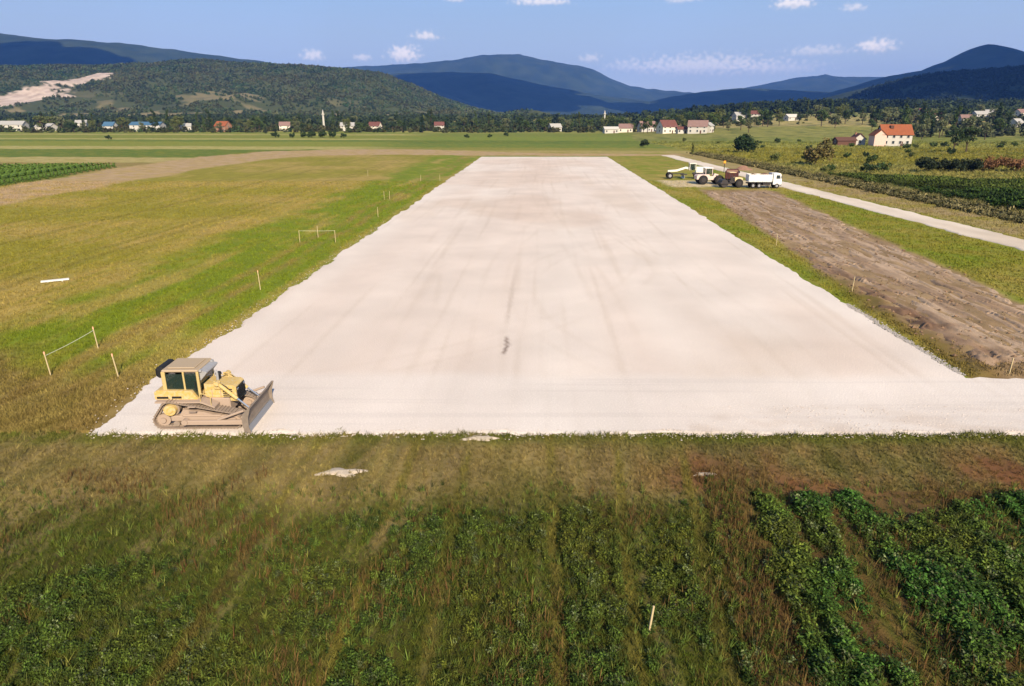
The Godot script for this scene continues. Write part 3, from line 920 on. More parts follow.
func make_surfaces() -> void:
	var ragged := func(z: float, s: float) -> float: return 0.35 * n_fine.get_noise_2d(s, z * 2.2) + 0.6 * n_mid.get_noise_2d(s, z * 0.9)
	var zs := []
	var z := -26.62
	zs.append(z)
	z = -26.86
	while z > -236.5:
		zs.append(z)
		z -= maxf(0.16, (-z - 20.0) * 0.012)
	zs.append(-236.8)
	var wob := func(z2: float) -> float: return 0.35 * smoothstep(-31.0, -27.0, z2)
	sheet("gravel_pad", "long pale crushed-stone building pad", M.pad, func(z2): return -18.25 + ragged.call(z2, 3.0) + wob.call(z2), func(z2): return 23.5 + ragged.call(z2, 9.0) * 0.6, zs, 210, 0.09, pad_paint, 0.2)
	# haul road leading off the pad to the right, a few millimetres below it
	zs = []
	zs.append(-26.62)
	z = -26.86
	while z > -33.2:
		zs.append(z)
		z -= 0.16
	zs.append(-33.5)
	var road_paint := func(xs: float, z2: float) -> Color: return pad_paint(xs, z2)
	sheet("haul_road", "pale gravel haul road leaving the pad", M.pad, func(z2): return 21.5 + 0.0 * z2, func(z2): return 51.5 + 0.0 * z2, zs, 120, 0.08, road_paint, 0.2)
	# farm road on the right
	zs = []
	z = -20.0
	while z > -251.0:
		zs.append(z)
		z -= maxf(0.5, -z * 0.012)
	var farm := func(xs: float, z2: float) -> Color: return Color(0.74, 0.64, 0.53).lerp(Color(0.6, 0.5, 0.39), clamp(0.25 + n_mid.get_noise_2d(xs * 1.2, z2 * 0.2) + 0.5 * smoothstep(0.7, 0.0, absf(xs - 53.4 + 0.02 * (z2 + 33.0))), 0.0, 1.0))
	sheet("farm_road", "pale gravel farm road beside the stripped soil", M.pad, func(z2): return 52.3 + 0.0404 * (z2 + 33.0) + ragged.call(z2, 20.0), func(z2): return 56.4 + 0.0404 * (z2 + 33.0) + ragged.call(z2, 27.0), zs, 16, 0.1, farm, 0.2)
	# the strip stripped of its turf, rutted along its length
	zs = []
	z = -34.6
	while z > -130.0:
		zs.append(z)
		z -= maxf(0.28, -z * 0.008)
	var pts := PackedVector3Array()
	var scol := PackedColorArray()
	var sw := 110
	for zz2 in zs:
		var dd: float = -zz2
		var lo: float = 25.2 + (dd - 38.0) * 0.065 + 1.3 * n_mid.get_noise_2d(3.0, zz2) + 0.8 * n_fine.get_noise_2d(3.0, zz2)
		var hi: float = 37.2 + (dd - 50.0) * 0.09 + 1.3 * n_mid.get_noise_2d(9.0, zz2) + 0.8 * n_fine.get_noise_2d(9.0, zz2)
		for i in sw:
			var t := i / (sw - 1.0)
			var xs := lerpf(lo, hi, t)
			var x: float = xs - 0.0404 * (zz2 + 33.0)
			var e := smoothstep(0.0, 0.06, t) * smoothstep(1.0, 0.94, t) * smoothstep(130.0, 124.0, dd) * smoothstep(34.5, 36.5, dd)
			var rut := 1.0 - absf(n_rut.get_noise_2d(xs * 0.9 + 2.0 * n_big.get_noise_2d(x, zz2), zz2 * 0.06)) * 3.0
			var yy := -0.16 + e * (0.2 + 0.06 * n_fine.get_noise_2d(xs * 1.6, zz2 * 0.5) + 0.12 * n_rut.get_noise_2d(xs * 2.0, zz2 * 0.1) - 0.16 * maxf(0.0, rut))
			yy += 0.5 * e * smoothstep(0.3, 0.06, t) * maxf(0.0, n_mid.get_noise_2d(x * 2.4, zz2 * 1.6) + 0.05) * smoothstep(85.0, 50.0, dd)
			pts.append(Vector3(x, yy, zz2))
			var k := Color(0.52, 0.375, 0.255).lerp(Color(0.36, 0.24, 0.15), clampf(0.4 + 1.4 * n_row.get_noise_2d(xs * 0.8 + 50.0, zz2 * 0.08) + 0.5 * n_fine.get_noise_2d(x, zz2), 0.0, 1.0))
			scol.append(k.lerp(Color(0.16, 0.085, 0.05), 0.8 * smoothstep(0.3, 0.02, t + 0.2 * n_mid.get_noise_2d(x, zz2)) * smoothstep(80.0, 45.0, dd)))
	struct(grid_mesh(pts, scol, sw, zs.size()), "stripped_soil", M.ground, "rutted brown strip of bare soil beside the pad", "soil")
	# loose stone along the edges
	var st := Mb.new()
	for i in 8:
		var a0 := TAU * i / 8.0
		var a1 := TAU * (i + 1) / 8.0
		var r0 := 1.0 + 0.25 * sin(i * 2.7)
		var r1 := 1.0 + 0.25 * sin((i + 1) % 8 * 2.7)
		var p0 := Vector3(cos(a0) * r0, 0, sin(a0) * r0)
		var p1 := Vector3(cos(a1) * r1, 0, sin(a1) * r1)
		st.face([p0, p1, Vector3(0.15, 0.75, -0.1)], Vector3.ZERO)
		st.face([p0, p1, Vector3(0, -0.5, 0)], Vector3.ZERO)
	var xf := []
	var cols := PackedColorArray()
	for i in 5500:
		var x: float
		var zz: float
		var pick := rng.randf()
		var y := 0.0
		if pick < 0.5:
			x = rng.randf_range(-18.3, 34.0); zz = -26.72 + rng.randfn() * 0.2
			if zz < -26.86: y = 0.08
		elif pick < 0.62:
			zz = -rng.randf_range(27.0, 90.0); x = -18.3 + rng.randfn() * 0.4 - 0.0404 * (zz + 33.0); y = 0.05
		elif pick < 0.9:
			# grey rubble tipped along the right edge
			zz = -rng.randf_range(33.4, 48.0); x = 23.62 + rng.randfn() * 0.16 - 0.0404 * (zz + 33.0); y = 0.06
		else:
			zz = -rng.randf_range(26.9, 29.5); x = rng.randf_range(8.0, 30.0); y = 0.09
		var s := rng.randf_range(0.015, 0.045) * (1.6 if pick > 0.62 and pick < 0.9 else 1.0)
		xf.append(spin(Vector3(x, y, zz), s))
		var t := rng.randf_range(0.7, 1.1)
		cols.append(Color(0.36, 0.33, 0.31) * t if pick > 0.62 and pick < 0.9 else Color(0.6, 0.52, 0.46) * t)
	var cx := []
	var ccol := PackedColorArray()
	for i in 600:
		var zz := -rng.randf_range(35.0, 118.0)
		var lo := 25.2 + (-zz - 38.0) * 0.065
		var hi := 37.2 + (-zz - 50.0) * 0.09
		var xs := lerpf(lo, hi, pow(rng.randf(), 2.2)) + rng.randfn() * 0.3
		cx.append(spin(Vector3(xs - 0.0404 * (zz + 33.0), 0.03, zz), rng.randf_range(0.04, 0.15) * (1.3 if rng.randf() < 0.1 else 0.8)))
		ccol.append(Color(0.2, 0.125, 0.075) * rng.randf_range(0.6, 1.5))
	many("soil_clods", st.mesh(), M.stone, cx, ccol, "brown clods scattered on the stripped soil", "soil")
	many("loose_stones", st.mesh(), M.stone, xf, cols, "loose stones along the edges of the gravel pad", "stones")

func make_grass() -> void:
	var xf := []
	var cols := PackedColorArray()
	# short mown grass and weeds of the near margin and the field
	var gr := tuft(9, 0.14, 0.09, 0.008, 2)
	while xf.size() < 74000:
		var z := -rng.randf_range(7.0, 27.2)
		var x := rng.randf_range(-1.0, 1.0) * (9.0 - z * 0.86)
		if z < -26.65 - 0.5 * maxf(0.0, n_mid.get_noise_2d(x * 2.5, 4.0)) and x > -18.6:
			continue
		var c := crop(x, z)
		if rng.randf() < c * 0.6 or (x > furrow(z) - 1.0 and -z < 21.5 and rng.randf() < 0.8):
			continue
		var under := soil(x, z)
		if under.r > under.g * 1.75 and rng.randf() < 0.6:
			continue
		var edge := smoothstep(-26.0, -26.7, z)
		xf.append(spin(Vector3(x, rough_y(x, z) - 0.01, z), rng.randf_range(0.55, 1.25) * (1.0 + 0.5 * edge), rng.randf_range(0.7, 1.2)))
		var k := soil(x, z).lerp(Color(0.066, 0.112, 0.007), 0.14 + 0.5 * smoothstep(0.05, 0.35, lane(x, z)) * smoothstep(23.0, 19.0, -z)) * (0.55 + 0.95 * rng.randf() * rng.randf())
		cols.append(k.lerp(Color(0.3, 0.22, 0.07), 0.3 * rng.randf() * rng.randf()))
	many("near_grass", gr, M.leaf, xf, cols, "short dry grass and weeds before the gravel pad", "grass")
	# leafy crop
	var wd := weed(6, 0.32, 7, 0.036, 8)
	xf = []
	cols = PackedColorArray()
	while xf.size() < 33000:
		var z := -rng.randf_range(7.0, 23.0)
		var x := rng.randf_range(-1.0, 1.0) * (8.0 - z * 0.84)
		var c := crop(x, z)
		if rng.randf() > c:
			continue
		var dense := x > furrow(z)
		var s := rng.randf_range(0.55, 1.2) * (1.2 if dense else 0.9) * (0.7 + 0.45 * c)
		xf.append(spin(Vector3(x, rough_y(x, z) - 0.02, z), s, rng.randf_range(0.85, 1.25)))
		var t := 0.4 + 1.5 * pow(rng.randf(), 1.6)
		var v := n_mid.get_noise_2d(x * 0.8 + 60.0, z * 0.8)
		var k := Color(0.04, 0.098, 0.014) if dense else Color(0.052, 0.088, 0.012)
		cols.append((k.lerp(Color(0.1, 0.095, 0.012), clamp(0.15 + v, 0.0, 0.7)) if rng.randf() > 0.1 else Color(0.1, 0.12, 0.05)) * t)
	many("leafy_crop", wd, M.leaf, xf, cols, "dark green leafy crop growing in the near field", "crop")
	# upright grassy blades standing through the leaves
	var ub := tuft(7, 0.3, 0.1, 0.011, 52)
	xf = []
	cols = PackedColorArray()
	while xf.size() < 14000:
		var z := -rng.randf_range(7.0, 22.5)
		var x := rng.randf_range(-1.0, 1.0) * (8.0 - z * 0.84)
		if rng.randf() > 0.08 + crop(x, z) * 0.9:
			continue
		xf.append(spin(Vector3(x, rough_y(x, z), z), rng.randf_range(0.5, 1.15)))
		var t := 0.4 + 1.4 * pow(rng.randf(), 1.6)
		cols.append(Color(0.07, 0.11, 0.018).lerp(Color(0.14, 0.13, 0.03), rng.randf() * rng.randf()) * t)
	many("crop_blades", ub, M.leaf, xf, cols, "upright green blades growing between the leafy crop", "crop")
	# brown seed stalks standing in the crop
	var dk := tuft(6, 0.5, 0.08, 0.008, 14)
	xf = []
	cols = PackedColorArray()
	while xf.size() < 6200:
		var z := -rng.randf_range(7.0, 23.5)
		var x := rng.randf_range(-1.0, 1.0) * (8.0 - z * 0.84)
		var want := 0.5 * smoothstep(0.0, 0.35, n_mid.get_noise_2d(x * 1.1 - 70.0, z * 1.1))
		if absf(x - furrow(z) + 0.4) < 0.8: want = 0.9
		if rng.randf() > want:
			continue
		xf.append(spin(Vector3(x, rough_y(x, z), z), rng.randf_range(0.5, 1.0)))
		cols.append(Color(0.1, 0.045, 0.018).lerp(Color(0.17, 0.12, 0.035), rng.randf()) * rng.randf_range(0.7, 1.2))
	many("seed_stalks", dk, M.leaf, xf, cols, "reddish brown dry stalks standing among the crop", "weeds")
	# meadow left of the pad and the strips right of it
	var md := tuft(7, 0.13, 0.16, 0.016, 21)
	xf = []
	cols = PackedColorArray()
	while xf.size() < 60000:
		var d := 27.0 + 120.0 * pow(rng.randf(), 2.1)
		var z := -d
		var x := rng.randf_range(-1.0, 1.0) * (8.0 + d * 0.82)
		var xs := pad_x(x, z)
		if xs > -18.5 + 0.9 * n_mid.get_noise_2d(5.0, z * 1.6) and xs < 24.0 + 0.6 * n_mid.get_noise_2d(15.0, z * 1.6):
			continue
		if xs > 23.0:
			if d < 33.7: continue
			var lo := 25.0 + (d - 38.0) * 0.065
			var hi := 37.5 + (d - 50.0) * 0.09
			if xs > lo and xs < hi and rng.randf() > (0.04 if d > 37.0 else 0.5): continue
			if x > 51.6 and x < 57.0: continue
			if x > 69.0: continue
		xf.append(spin(Vector3(x, rough_y(x, z) - 0.01, z), rng.randf_range(0.6, 1.3) * (1.0 + d * 0.006), rng.randf_range(0.7, 1.2)))
		cols.append(soil(x, z).lerp(GREEN, 0.1) * rng.randf_range(0.5, 0.85))
	many("meadow_grass", md, M.leaf, xf, cols, "mown meadow grass on both sides of the pad", "grass")
	# rough growth along the ditch, and the maize beyond it
	var rk := weed(7, 1.0, 5, 0.2, 31)
	xf = []
	cols = PackedColorArray()
	for i in 5200:
		var z := -rng.randf_range(60.0, 262.0)
		var x := 67.6 + rng.randfn() * 1.1
		xf.append(spin(Vector3(x, -0.75 + 0.2 * absf(x - 67.6), z), rng.randf_range(0.5, 1.25)))
		cols.append(Color(0.06, 0.06, 0.022).lerp(Color(0.24, 0.2, 0.09), pow(rng.randf(), 2.0)) * rng.randf_range(0.6, 1.2))
	many("ditch_weeds", rk, M.leaf, xf, cols, "dark weeds filling the ditch along the farm road", "weeds")
	xf = []
	cols = PackedColorArray()
	var vg := tuft(9, 0.75, 0.35, 0.035, 61)
	for i in 5000:
		var z := -rng.randf_range(70.0, 258.0)
		var x := 71.6 + rng.randfn() * 1.5 + 1.5 * n_mid.get_noise_2d(1.0, z)
		if x < 69.0: continue
		xf.append(spin(Vector3(x, -0.1, z), rng.randf_range(0.5, 1.1)))
		cols.append(Color(0.25, 0.2, 0.085).lerp(Color(0.14, 0.15, 0.04), rng.randf()) * rng.randf_range(0.6, 1.1))
	many("verge_grass", vg, M.leaf, xf, cols, "pale dry grass on the verge between ditch and maize", "grass")
	var mz := weed(7, 1.5, 5, 0.28, 33)
	xf = []
	cols = PackedColorArray()
	while xf.size() < 19000:
		var z := -rng.randf_range(85.0, 190.0)
		var x := rng.randf_range(70.5, 175.0)
		var q := -z + 0.7 * (x - 76.0)
		if x / -z > 1.0 or x < 73.0 + 3.0 * n_mid.get_noise_2d(0.0, z) or q > 160.0 or q < 88.0 or (q > 104.0 and q < 107.5) or (q > 127.0 and q < 133.0):
			continue
		var row := fposmod(q, 2.4)
		if row > 1.3: continue
		var patch := n_big.get_noise_2d(x * 1.2, z * 1.2) + 0.6 * n_mid.get_noise_2d(x, z)
		if patch < -0.28 and rng.randf() < 0.8: continue
		xf.append(spin(Vector3(x, -0.1, z), rng.randf_range(0.5, 1.1) * (0.65 if q > 133.0 else 0.85) * (1.0 + 0.8 * patch)))
		var t := rng.randf_range(0.6, 1.3) * (1.0 + 0.7 * patch)
		cols.append((Color(0.035, 0.068, 0.012) if q < 133.0 else Color(0.06, 0.085, 0.016)) * t)
	many("maize_field", mz, M.leaf, xf, cols, "green maize standing in strips beyond the ditch", "crop")
	var tg := tuft(8, 0.7, 0.5, 0.05, 41)
	xf = []
	cols = PackedColorArray()
	while xf.size() < 16000:
		var d := rng.randf_range(120.0, 380.0)
		var z := -d
		var x := rng.randf_range(70.0, 0.84 * d + 10.0)
		if d + 0.7 * (x - 76.0) * smoothstep(240.0, 130.0, d) < 160.0:
			continue
		xf.append(spin(Vector3(x, rough_y(x, z) - 0.05, z), rng.randf_range(0.5, 1.5)))
		cols.append(soil(x, z) * rng.randf_range(0.35, 0.95))
	many("tall_meadow_grass", tg, M.leaf, xf, cols, "tall yellow-green grass in the meadow beyond the maize", "grass")

# ------------------------------------------------------------------ buildings
func roof_slab(b: Mb, w: float, dep: float, h: float, rh: float, over: float, thick: float) -> void:
	# two slopes with the ridge along x
	var e := dep * 0.5 + over
	var drop := rh * over / (dep * 0.5)
	for s in [-1.0, 1.0]:
		var p := PackedVector2Array([Vector2(0, h + rh), Vector2(s * e, h - drop), Vector2(s * e, h - drop + thick), Vector2(0, h + rh + thick * 1.1)])
		var o := b.xf
		b.xf = o * Transform3D(Basis(Vector3.UP, -PI / 2), Vector3.ZERO)
		b.prism(p, -w * 0.5 - over, w * 0.5 + over)
		b.xf = o

func gable_walls(b: Mb, w: float, dep: float, h: float, rh: float) -> void:
	var o := b.xf
	b.xf = o * Transform3D(Basis(Vector3.UP, -PI / 2), Vector3.ZERO)
	b.prism(PackedVector2Array([Vector2(-dep / 2, -0.8), Vector2(dep / 2, -0.8), Vector2(dep / 2, h), Vector2(0, h + rh - 0.02), Vector2(-dep / 2, h)]), -w / 2, w / 2)
	b.xf = o

func window(parent: Node, at: Vector3, size: Vector2, side := 0.0) -> void:
	var b := Mb.new()
	var turn := Basis(Vector3.UP, side)
	b.xf = Transform3D(turn, at)
	var t := 0.12
	b.box(Vector3(0, size.y / 2 + t / 2, 0), Vector3(size.x + 2 * t, t, 0.14))
	b.box(Vector3(0, -size.y / 2 - t / 2, 0.03), Vector3(size.x + 2 * t, t, 0.2))
	for s in [-1, 1]:
		b.box(Vector3(s * (size.x / 2 + t / 2), 0, 0), Vector3(t, size.y, 0.14))
	var f := part(b, "window", M.wall_grey, parent)
	var p := Mb.new()
	p.xf = Transform3D(turn, at)
	p.box(Vector3(0, 0, 0.015), Vector3(size.x, size.y, 0.05))
	part(p, "pane", M.dark_glass, f)

func house(x: float, z: float, turn: float, w: float, dep: float, h: float, rh: float, wall: Material, roof: Material, label: String, called := "house", win := 3, cat := "house") -> Node3D:
	var o := thing(called, label, cat, Vector3(x, height(x, z), z), turn)
	var b := Mb.new()
	gable_walls(b, w, dep, h, rh)
	part(b, "wall", wall, o)
	b = Mb.new()
	roof_slab(b, w, dep, h, rh, 0.45, 0.22)
	var r := part(b, "roof", roof, o)
	if cat == "house":
		b = Mb.new()
		b.box(Vector3(w * 0.22, h + rh * 0.75, -dep * 0.12), Vector3(0.7, 2.0, 0.7))
		b.box(Vector3(w * 0.22, h + rh * 0.75 + 1.06, -dep * 0.12), Vector3(0.9, 0.14, 0.9))
		part(b, "chimney", M.wall_brick, r)
	var storeys := 2 if h > 4.6 else 1
	for s in storeys:
		for i in win:
			window(o, Vector3(lerpf(-w * 0.36, w * 0.36, i / maxf(1.0, win - 1.0)), 1.7 + 2.6 * s, dep / 2 + 0.03), Vector2(1.0, 1.2))
		window(o, Vector3(w / 2 + 0.03, 1.7 + 2.6 * s, 0), Vector2(1.0, 1.2), PI / 2)
		window(o, Vector3(-w / 2 - 0.03, 1.7 + 2.6 * s, 0), Vector2(1.0, 1.2), -PI / 2)
	b = Mb.new()
	b.box(Vector3(w * 0.17, 1.05, dep / 2 + 0.04), Vector3(1.0, 2.1, 0.08))
	part(b, "door", M.roof_brown, o)
	return o

func minaret(x: float, z: float, h: float, label: String) -> void:
	var o := thing("minaret", label, "tower", Vector3(x, height(x, z), z))
	var b := Mb.new()
	b.box(Vector3(0, 1.5, 0), Vector3(2.6, 4.6, 2.6), 0.1)
	part(b, "base", M.wall_white, o)
	b = Mb.new()
	b.cyl(Vector3(0, 3.8, 0), Vector3(0, h * 0.72, 0), 1.0, 0.9, 12)
	part(b, "shaft", M.wall_white, o)
	b = Mb.new()
	b.cyl(Vector3(0, h * 0.72, 0), Vector3(0, h * 0.76, 0), 1.0, 1.5, 12)
	b.cyl(Vector3(0, h * 0.76, 0), Vector3(0, h * 0.8, 0), 1.5, 1.5, 12)
	part(b, "balcony", M.wall_white, o)
	b = Mb.new()
	b.cyl(Vector3(0, h * 0.8, 0), Vector3(0, h * 0.88, 0), 0.75, 0.7, 12)
	part(b, "lantern", M.wall_white, o)
	b = Mb.new()
	b.cyl(Vector3(0, h * 0.88, 0), Vector3(0, h, 0), 0.85, 0.02, 12)
	part(b, "spire", M.roof_grey, o)

func make_buildings() -> void:
	# the big house with the orange roof
	var o := house(174.5, -326.0, -0.16, 12.5, 9.5, 5.2, 4.0, M.wall_white, M.roof_orange, "large white house with a wide orange tiled roof", "house", 4)
	var b := Mb.new()
	b.xf = Transform3D(Basis(Vector3.UP, PI / 2), Vector3(-7.2, 0, 1.2))
	gable_walls(b, 8.0, 5.0, 4.8, 2.2)
	part(b, "side_wing", M.wall_pink, o)
	b = Mb.new()
	b.xf = Transform3D(Basis(Vector3.UP, PI / 2), Vector3(-7.2, 0, 1.2))
	roof_slab(b, 8.0, 5.0, 4.8, 2.2, 0.35, 0.2)
	part(b, "wing_roof", M.roof_orange, o)
	b = Mb.new()
	b.box(Vector3(-2.0, 8.3, 1.6), Vector3(1.4, 1.3, 1.6))
	part(b, "dormer", M.roof_brown, o)
	house(163.0, -336.0, 1.45, 6.5, 5.0, 2.9, 2.2, M.wall_white, M.roof_red, "small white cottage with a dark red roof beside the large orange-roofed house", "house", 2)
	house(155.5, -333.0, 0.1, 9.0, 4.5, 2.3, 1.2, M.roof_brown, M.roof_brown, "low dark brown shed beside the small cottage", "shed", 0, "shed")
	var list := [
		[77.3, -560.0, 0.1, 11.0, 7.0, 3.2, 1.6, M.wall_white, M.wall_white, "long low white shed at the end of the green field", "shed", 2, "shed"],
		[92.0, -578.0, -0.2, 11.0, 8.0, 3.4, 3.0, M.wall_cream, M.roof_pink, "farmhouse with a faded pink roof behind the white shed", "house", 2, "house"],
		[110.0, -584.0, 0.25, 13.0, 9.0, 4.0, 4.0, M.wall_grey, M.roof_pink, "broad grey farmhouse under a tall faded pink roof", "house", 3, "house"],
		[124.0, -590.0, 0.0, 9.0, 7.0, 3.5, 2.0, M.wall_white, M.wall_white, "plain white flat-roofed house past the faded pink roofs", "house", 3, "house"],
		[112.5, -520.0, 0.35, 12.0, 9.0, 4.8, 4.2, M.wall_cream, M.roof_red, "cream farmhouse with a dark red roof behind the lone field bush", "house", 3, "house"],
		[121.0, -508.0, 0.1, 8.0, 5.0, 3.0, 1.5, M.wall_white, M.roof_red, "small white outbuilding before the dark red farmhouse", "house", 2, "house"],
		[130.5, -503.0, -0.3, 13.0, 8.0, 4.8, 3.8, M.wall_white, M.roof_pink, "white farmhouse with a salmon pink roof", "house", 3, "house"],
		[139.0, -508.0, 0.9, 7.0, 6.0, 4.8, 2.0, M.wall_white, M.roof_grey, "white house with a grey roof joined to the salmon roofed farm", "house", 2, "house"],
		[218.1, -690.0, 0.2, 11.0, 9.0, 5.0, 3.0, M.wall_white, M.roof_grey, "white hillside house with a grey roof above the round dark tree", "house", 3, "house"],
		[247.0, -730.0, -0.3, 9.0, 8.0, 5.0, 3.0, M.wall_white, M.roof_red, "small white hillside house with a red roof at the meadow's edge", "house", 3, "house"],
		[252.1, -650.0, 0.4, 12.0, 7.0, 3.0, 2.2, M.wall_white, M.wall_white, "white barn on the dry hillside meadow", "barn", 2, "barn"],
		[382.0, -650.0, 0.2, 9.0, 8.0, 5.0, 2.5, M.wall_cream, M.roof_red, "cream village house with a red roof under the wooded hill", "house", 3, "house"],
		[369.0, -585.0, -0.2, 8.0, 7.0, 4.9, 2.5, M.wall_white, M.roof_pink, "white village house with a pink roof among pale trees", "house", 2, "house"],
		[428.8, -660.0, 0.1, 12.0, 8.0, 5.2, 2.5, M.wall_grey, M.roof_grey, "grey village house behind the tall fir", "house", 3, "house"],
		[385.0, -548.0, 0.5, 9.0, 7.0, 3.4, 2.8, M.wall_white, M.roof_grey, "white village house with grey roof near the pale bushes", "house", 2, "house"],
		[419.7, -735.0, 0.0, 10.0, 8.0, 5.2, 3.0, M.wall_white, M.roof_red, "white house highest in the village under a red roof", "house", 3, "house"],
		[494.0, -700.0, 0.3, 10.0, 8.0, 5.0, 3.0, M.wall_cream, M.roof_pink, "cream house with pink roof at the village's outer edge", "house", 3, "house"],
		[458.0, -690.0, -0.3, 9.0, 8.0, 5.0, 3.0, M.wall_cream, M.roof_grey, "cream village house with grey roof before the wooded hill", "house", 2, "house"],
		[-446.3, -640.0, 0.15, 22.0, 12.0, 5.5, 3.0, M.wall_white, M.roof_grey, "large white barn with a grey roof below the quarry", "barn", 3, "barn"],
		[-424.0, -652.0, -0.2, 16.0, 9.0, 3.6, 2.6, M.wall_white, M.roof_grey, "low white barn next to the large grey-roofed barn", "barn", 3, "barn"],
		[-438.0, -730.0, 0.3, 10.0, 9.0, 6.0, 3.0, M.wall_white, M.roof_grey, "tall white house behind the low white barn", "house", 2, "house"],
		[-520.0, -800.0, 0.2, 10.0, 8.0, 5.0, 3.0, M.wall_white, M.roof_red, "white house with red roof at the foot of the quarry hill", "house", 2, "house"],
		[-361.6, -645.0, 0.0, 9.0, 9.0, 5.0, 3.2, M.wall_white, M.roof_blue, "white building with a steep blue roof", "warehouse", 2, "warehouse"],
		[-338.0, -665.0, 0.05, 27.0, 14.0, 5.5, 2.6, M.wall_grey, M.roof_blue, "long grey warehouse with a bright blue metal roof", "warehouse", 4, "warehouse"],
		[-291.9, -640.0, 0.3, 10.0, 7.0, 4.0, 2.4, M.wall_white, M.roof_grey, "white house between the blue warehouse and the brick house", "house", 2, "house"],
		[-250.8, -622.0, -0.3, 11.0, 9.0, 5.0, 3.6, M.wall_brick, M.roof_orange, "unplastered brick house with an orange roof", "house", 3, "house"],
		[-206.0, -650.0, 0.2, 9.0, 8.0, 4.8, 3.0, M.wall_cream, M.roof_pink, "cream house beside the taller minaret's trees", "house", 2, "house"],
		[-149.1, -650.0, 0.1, 12.0, 8.0, 4.8, 2.6, M.wall_white, M.roof_grey, "white house with grey roof near the taller minaret", "house", 3, "house"],
		[-122.3, -640.0, -0.2, 10.0, 8.0, 4.8, 3.2, M.wall_cream, M.roof_red, "cream house with red roof behind the hedge row", "house", 3, "house"],
		[38.4, -640.0, 0.4, 10.0, 7.0, 3.6, 2.8, M.wall_white, M.roof_grey, "white house at the centre of the valley tree belt", "house", 2, "house"],
		[-70.0, -690.0, 0.1, 9.0, 8.0, 4.8, 3.0, M.wall_white, M.roof_red, "white house with red roof left of the dark conifer", "house", 2, "house"]]
	for a in list:
		house(a[0], a[1], a[2], a[3], a[4], a[5], a[6], a[7], a[8], a[9], a[10], a[11], a[12])
	minaret(-178.0, -678.0, 19.0, "slender white minaret standing among trees below the quarry hill")
	minaret(103.0, -800.0, 18.0, "slender white minaret rising over the tree belt before the dark ridge")

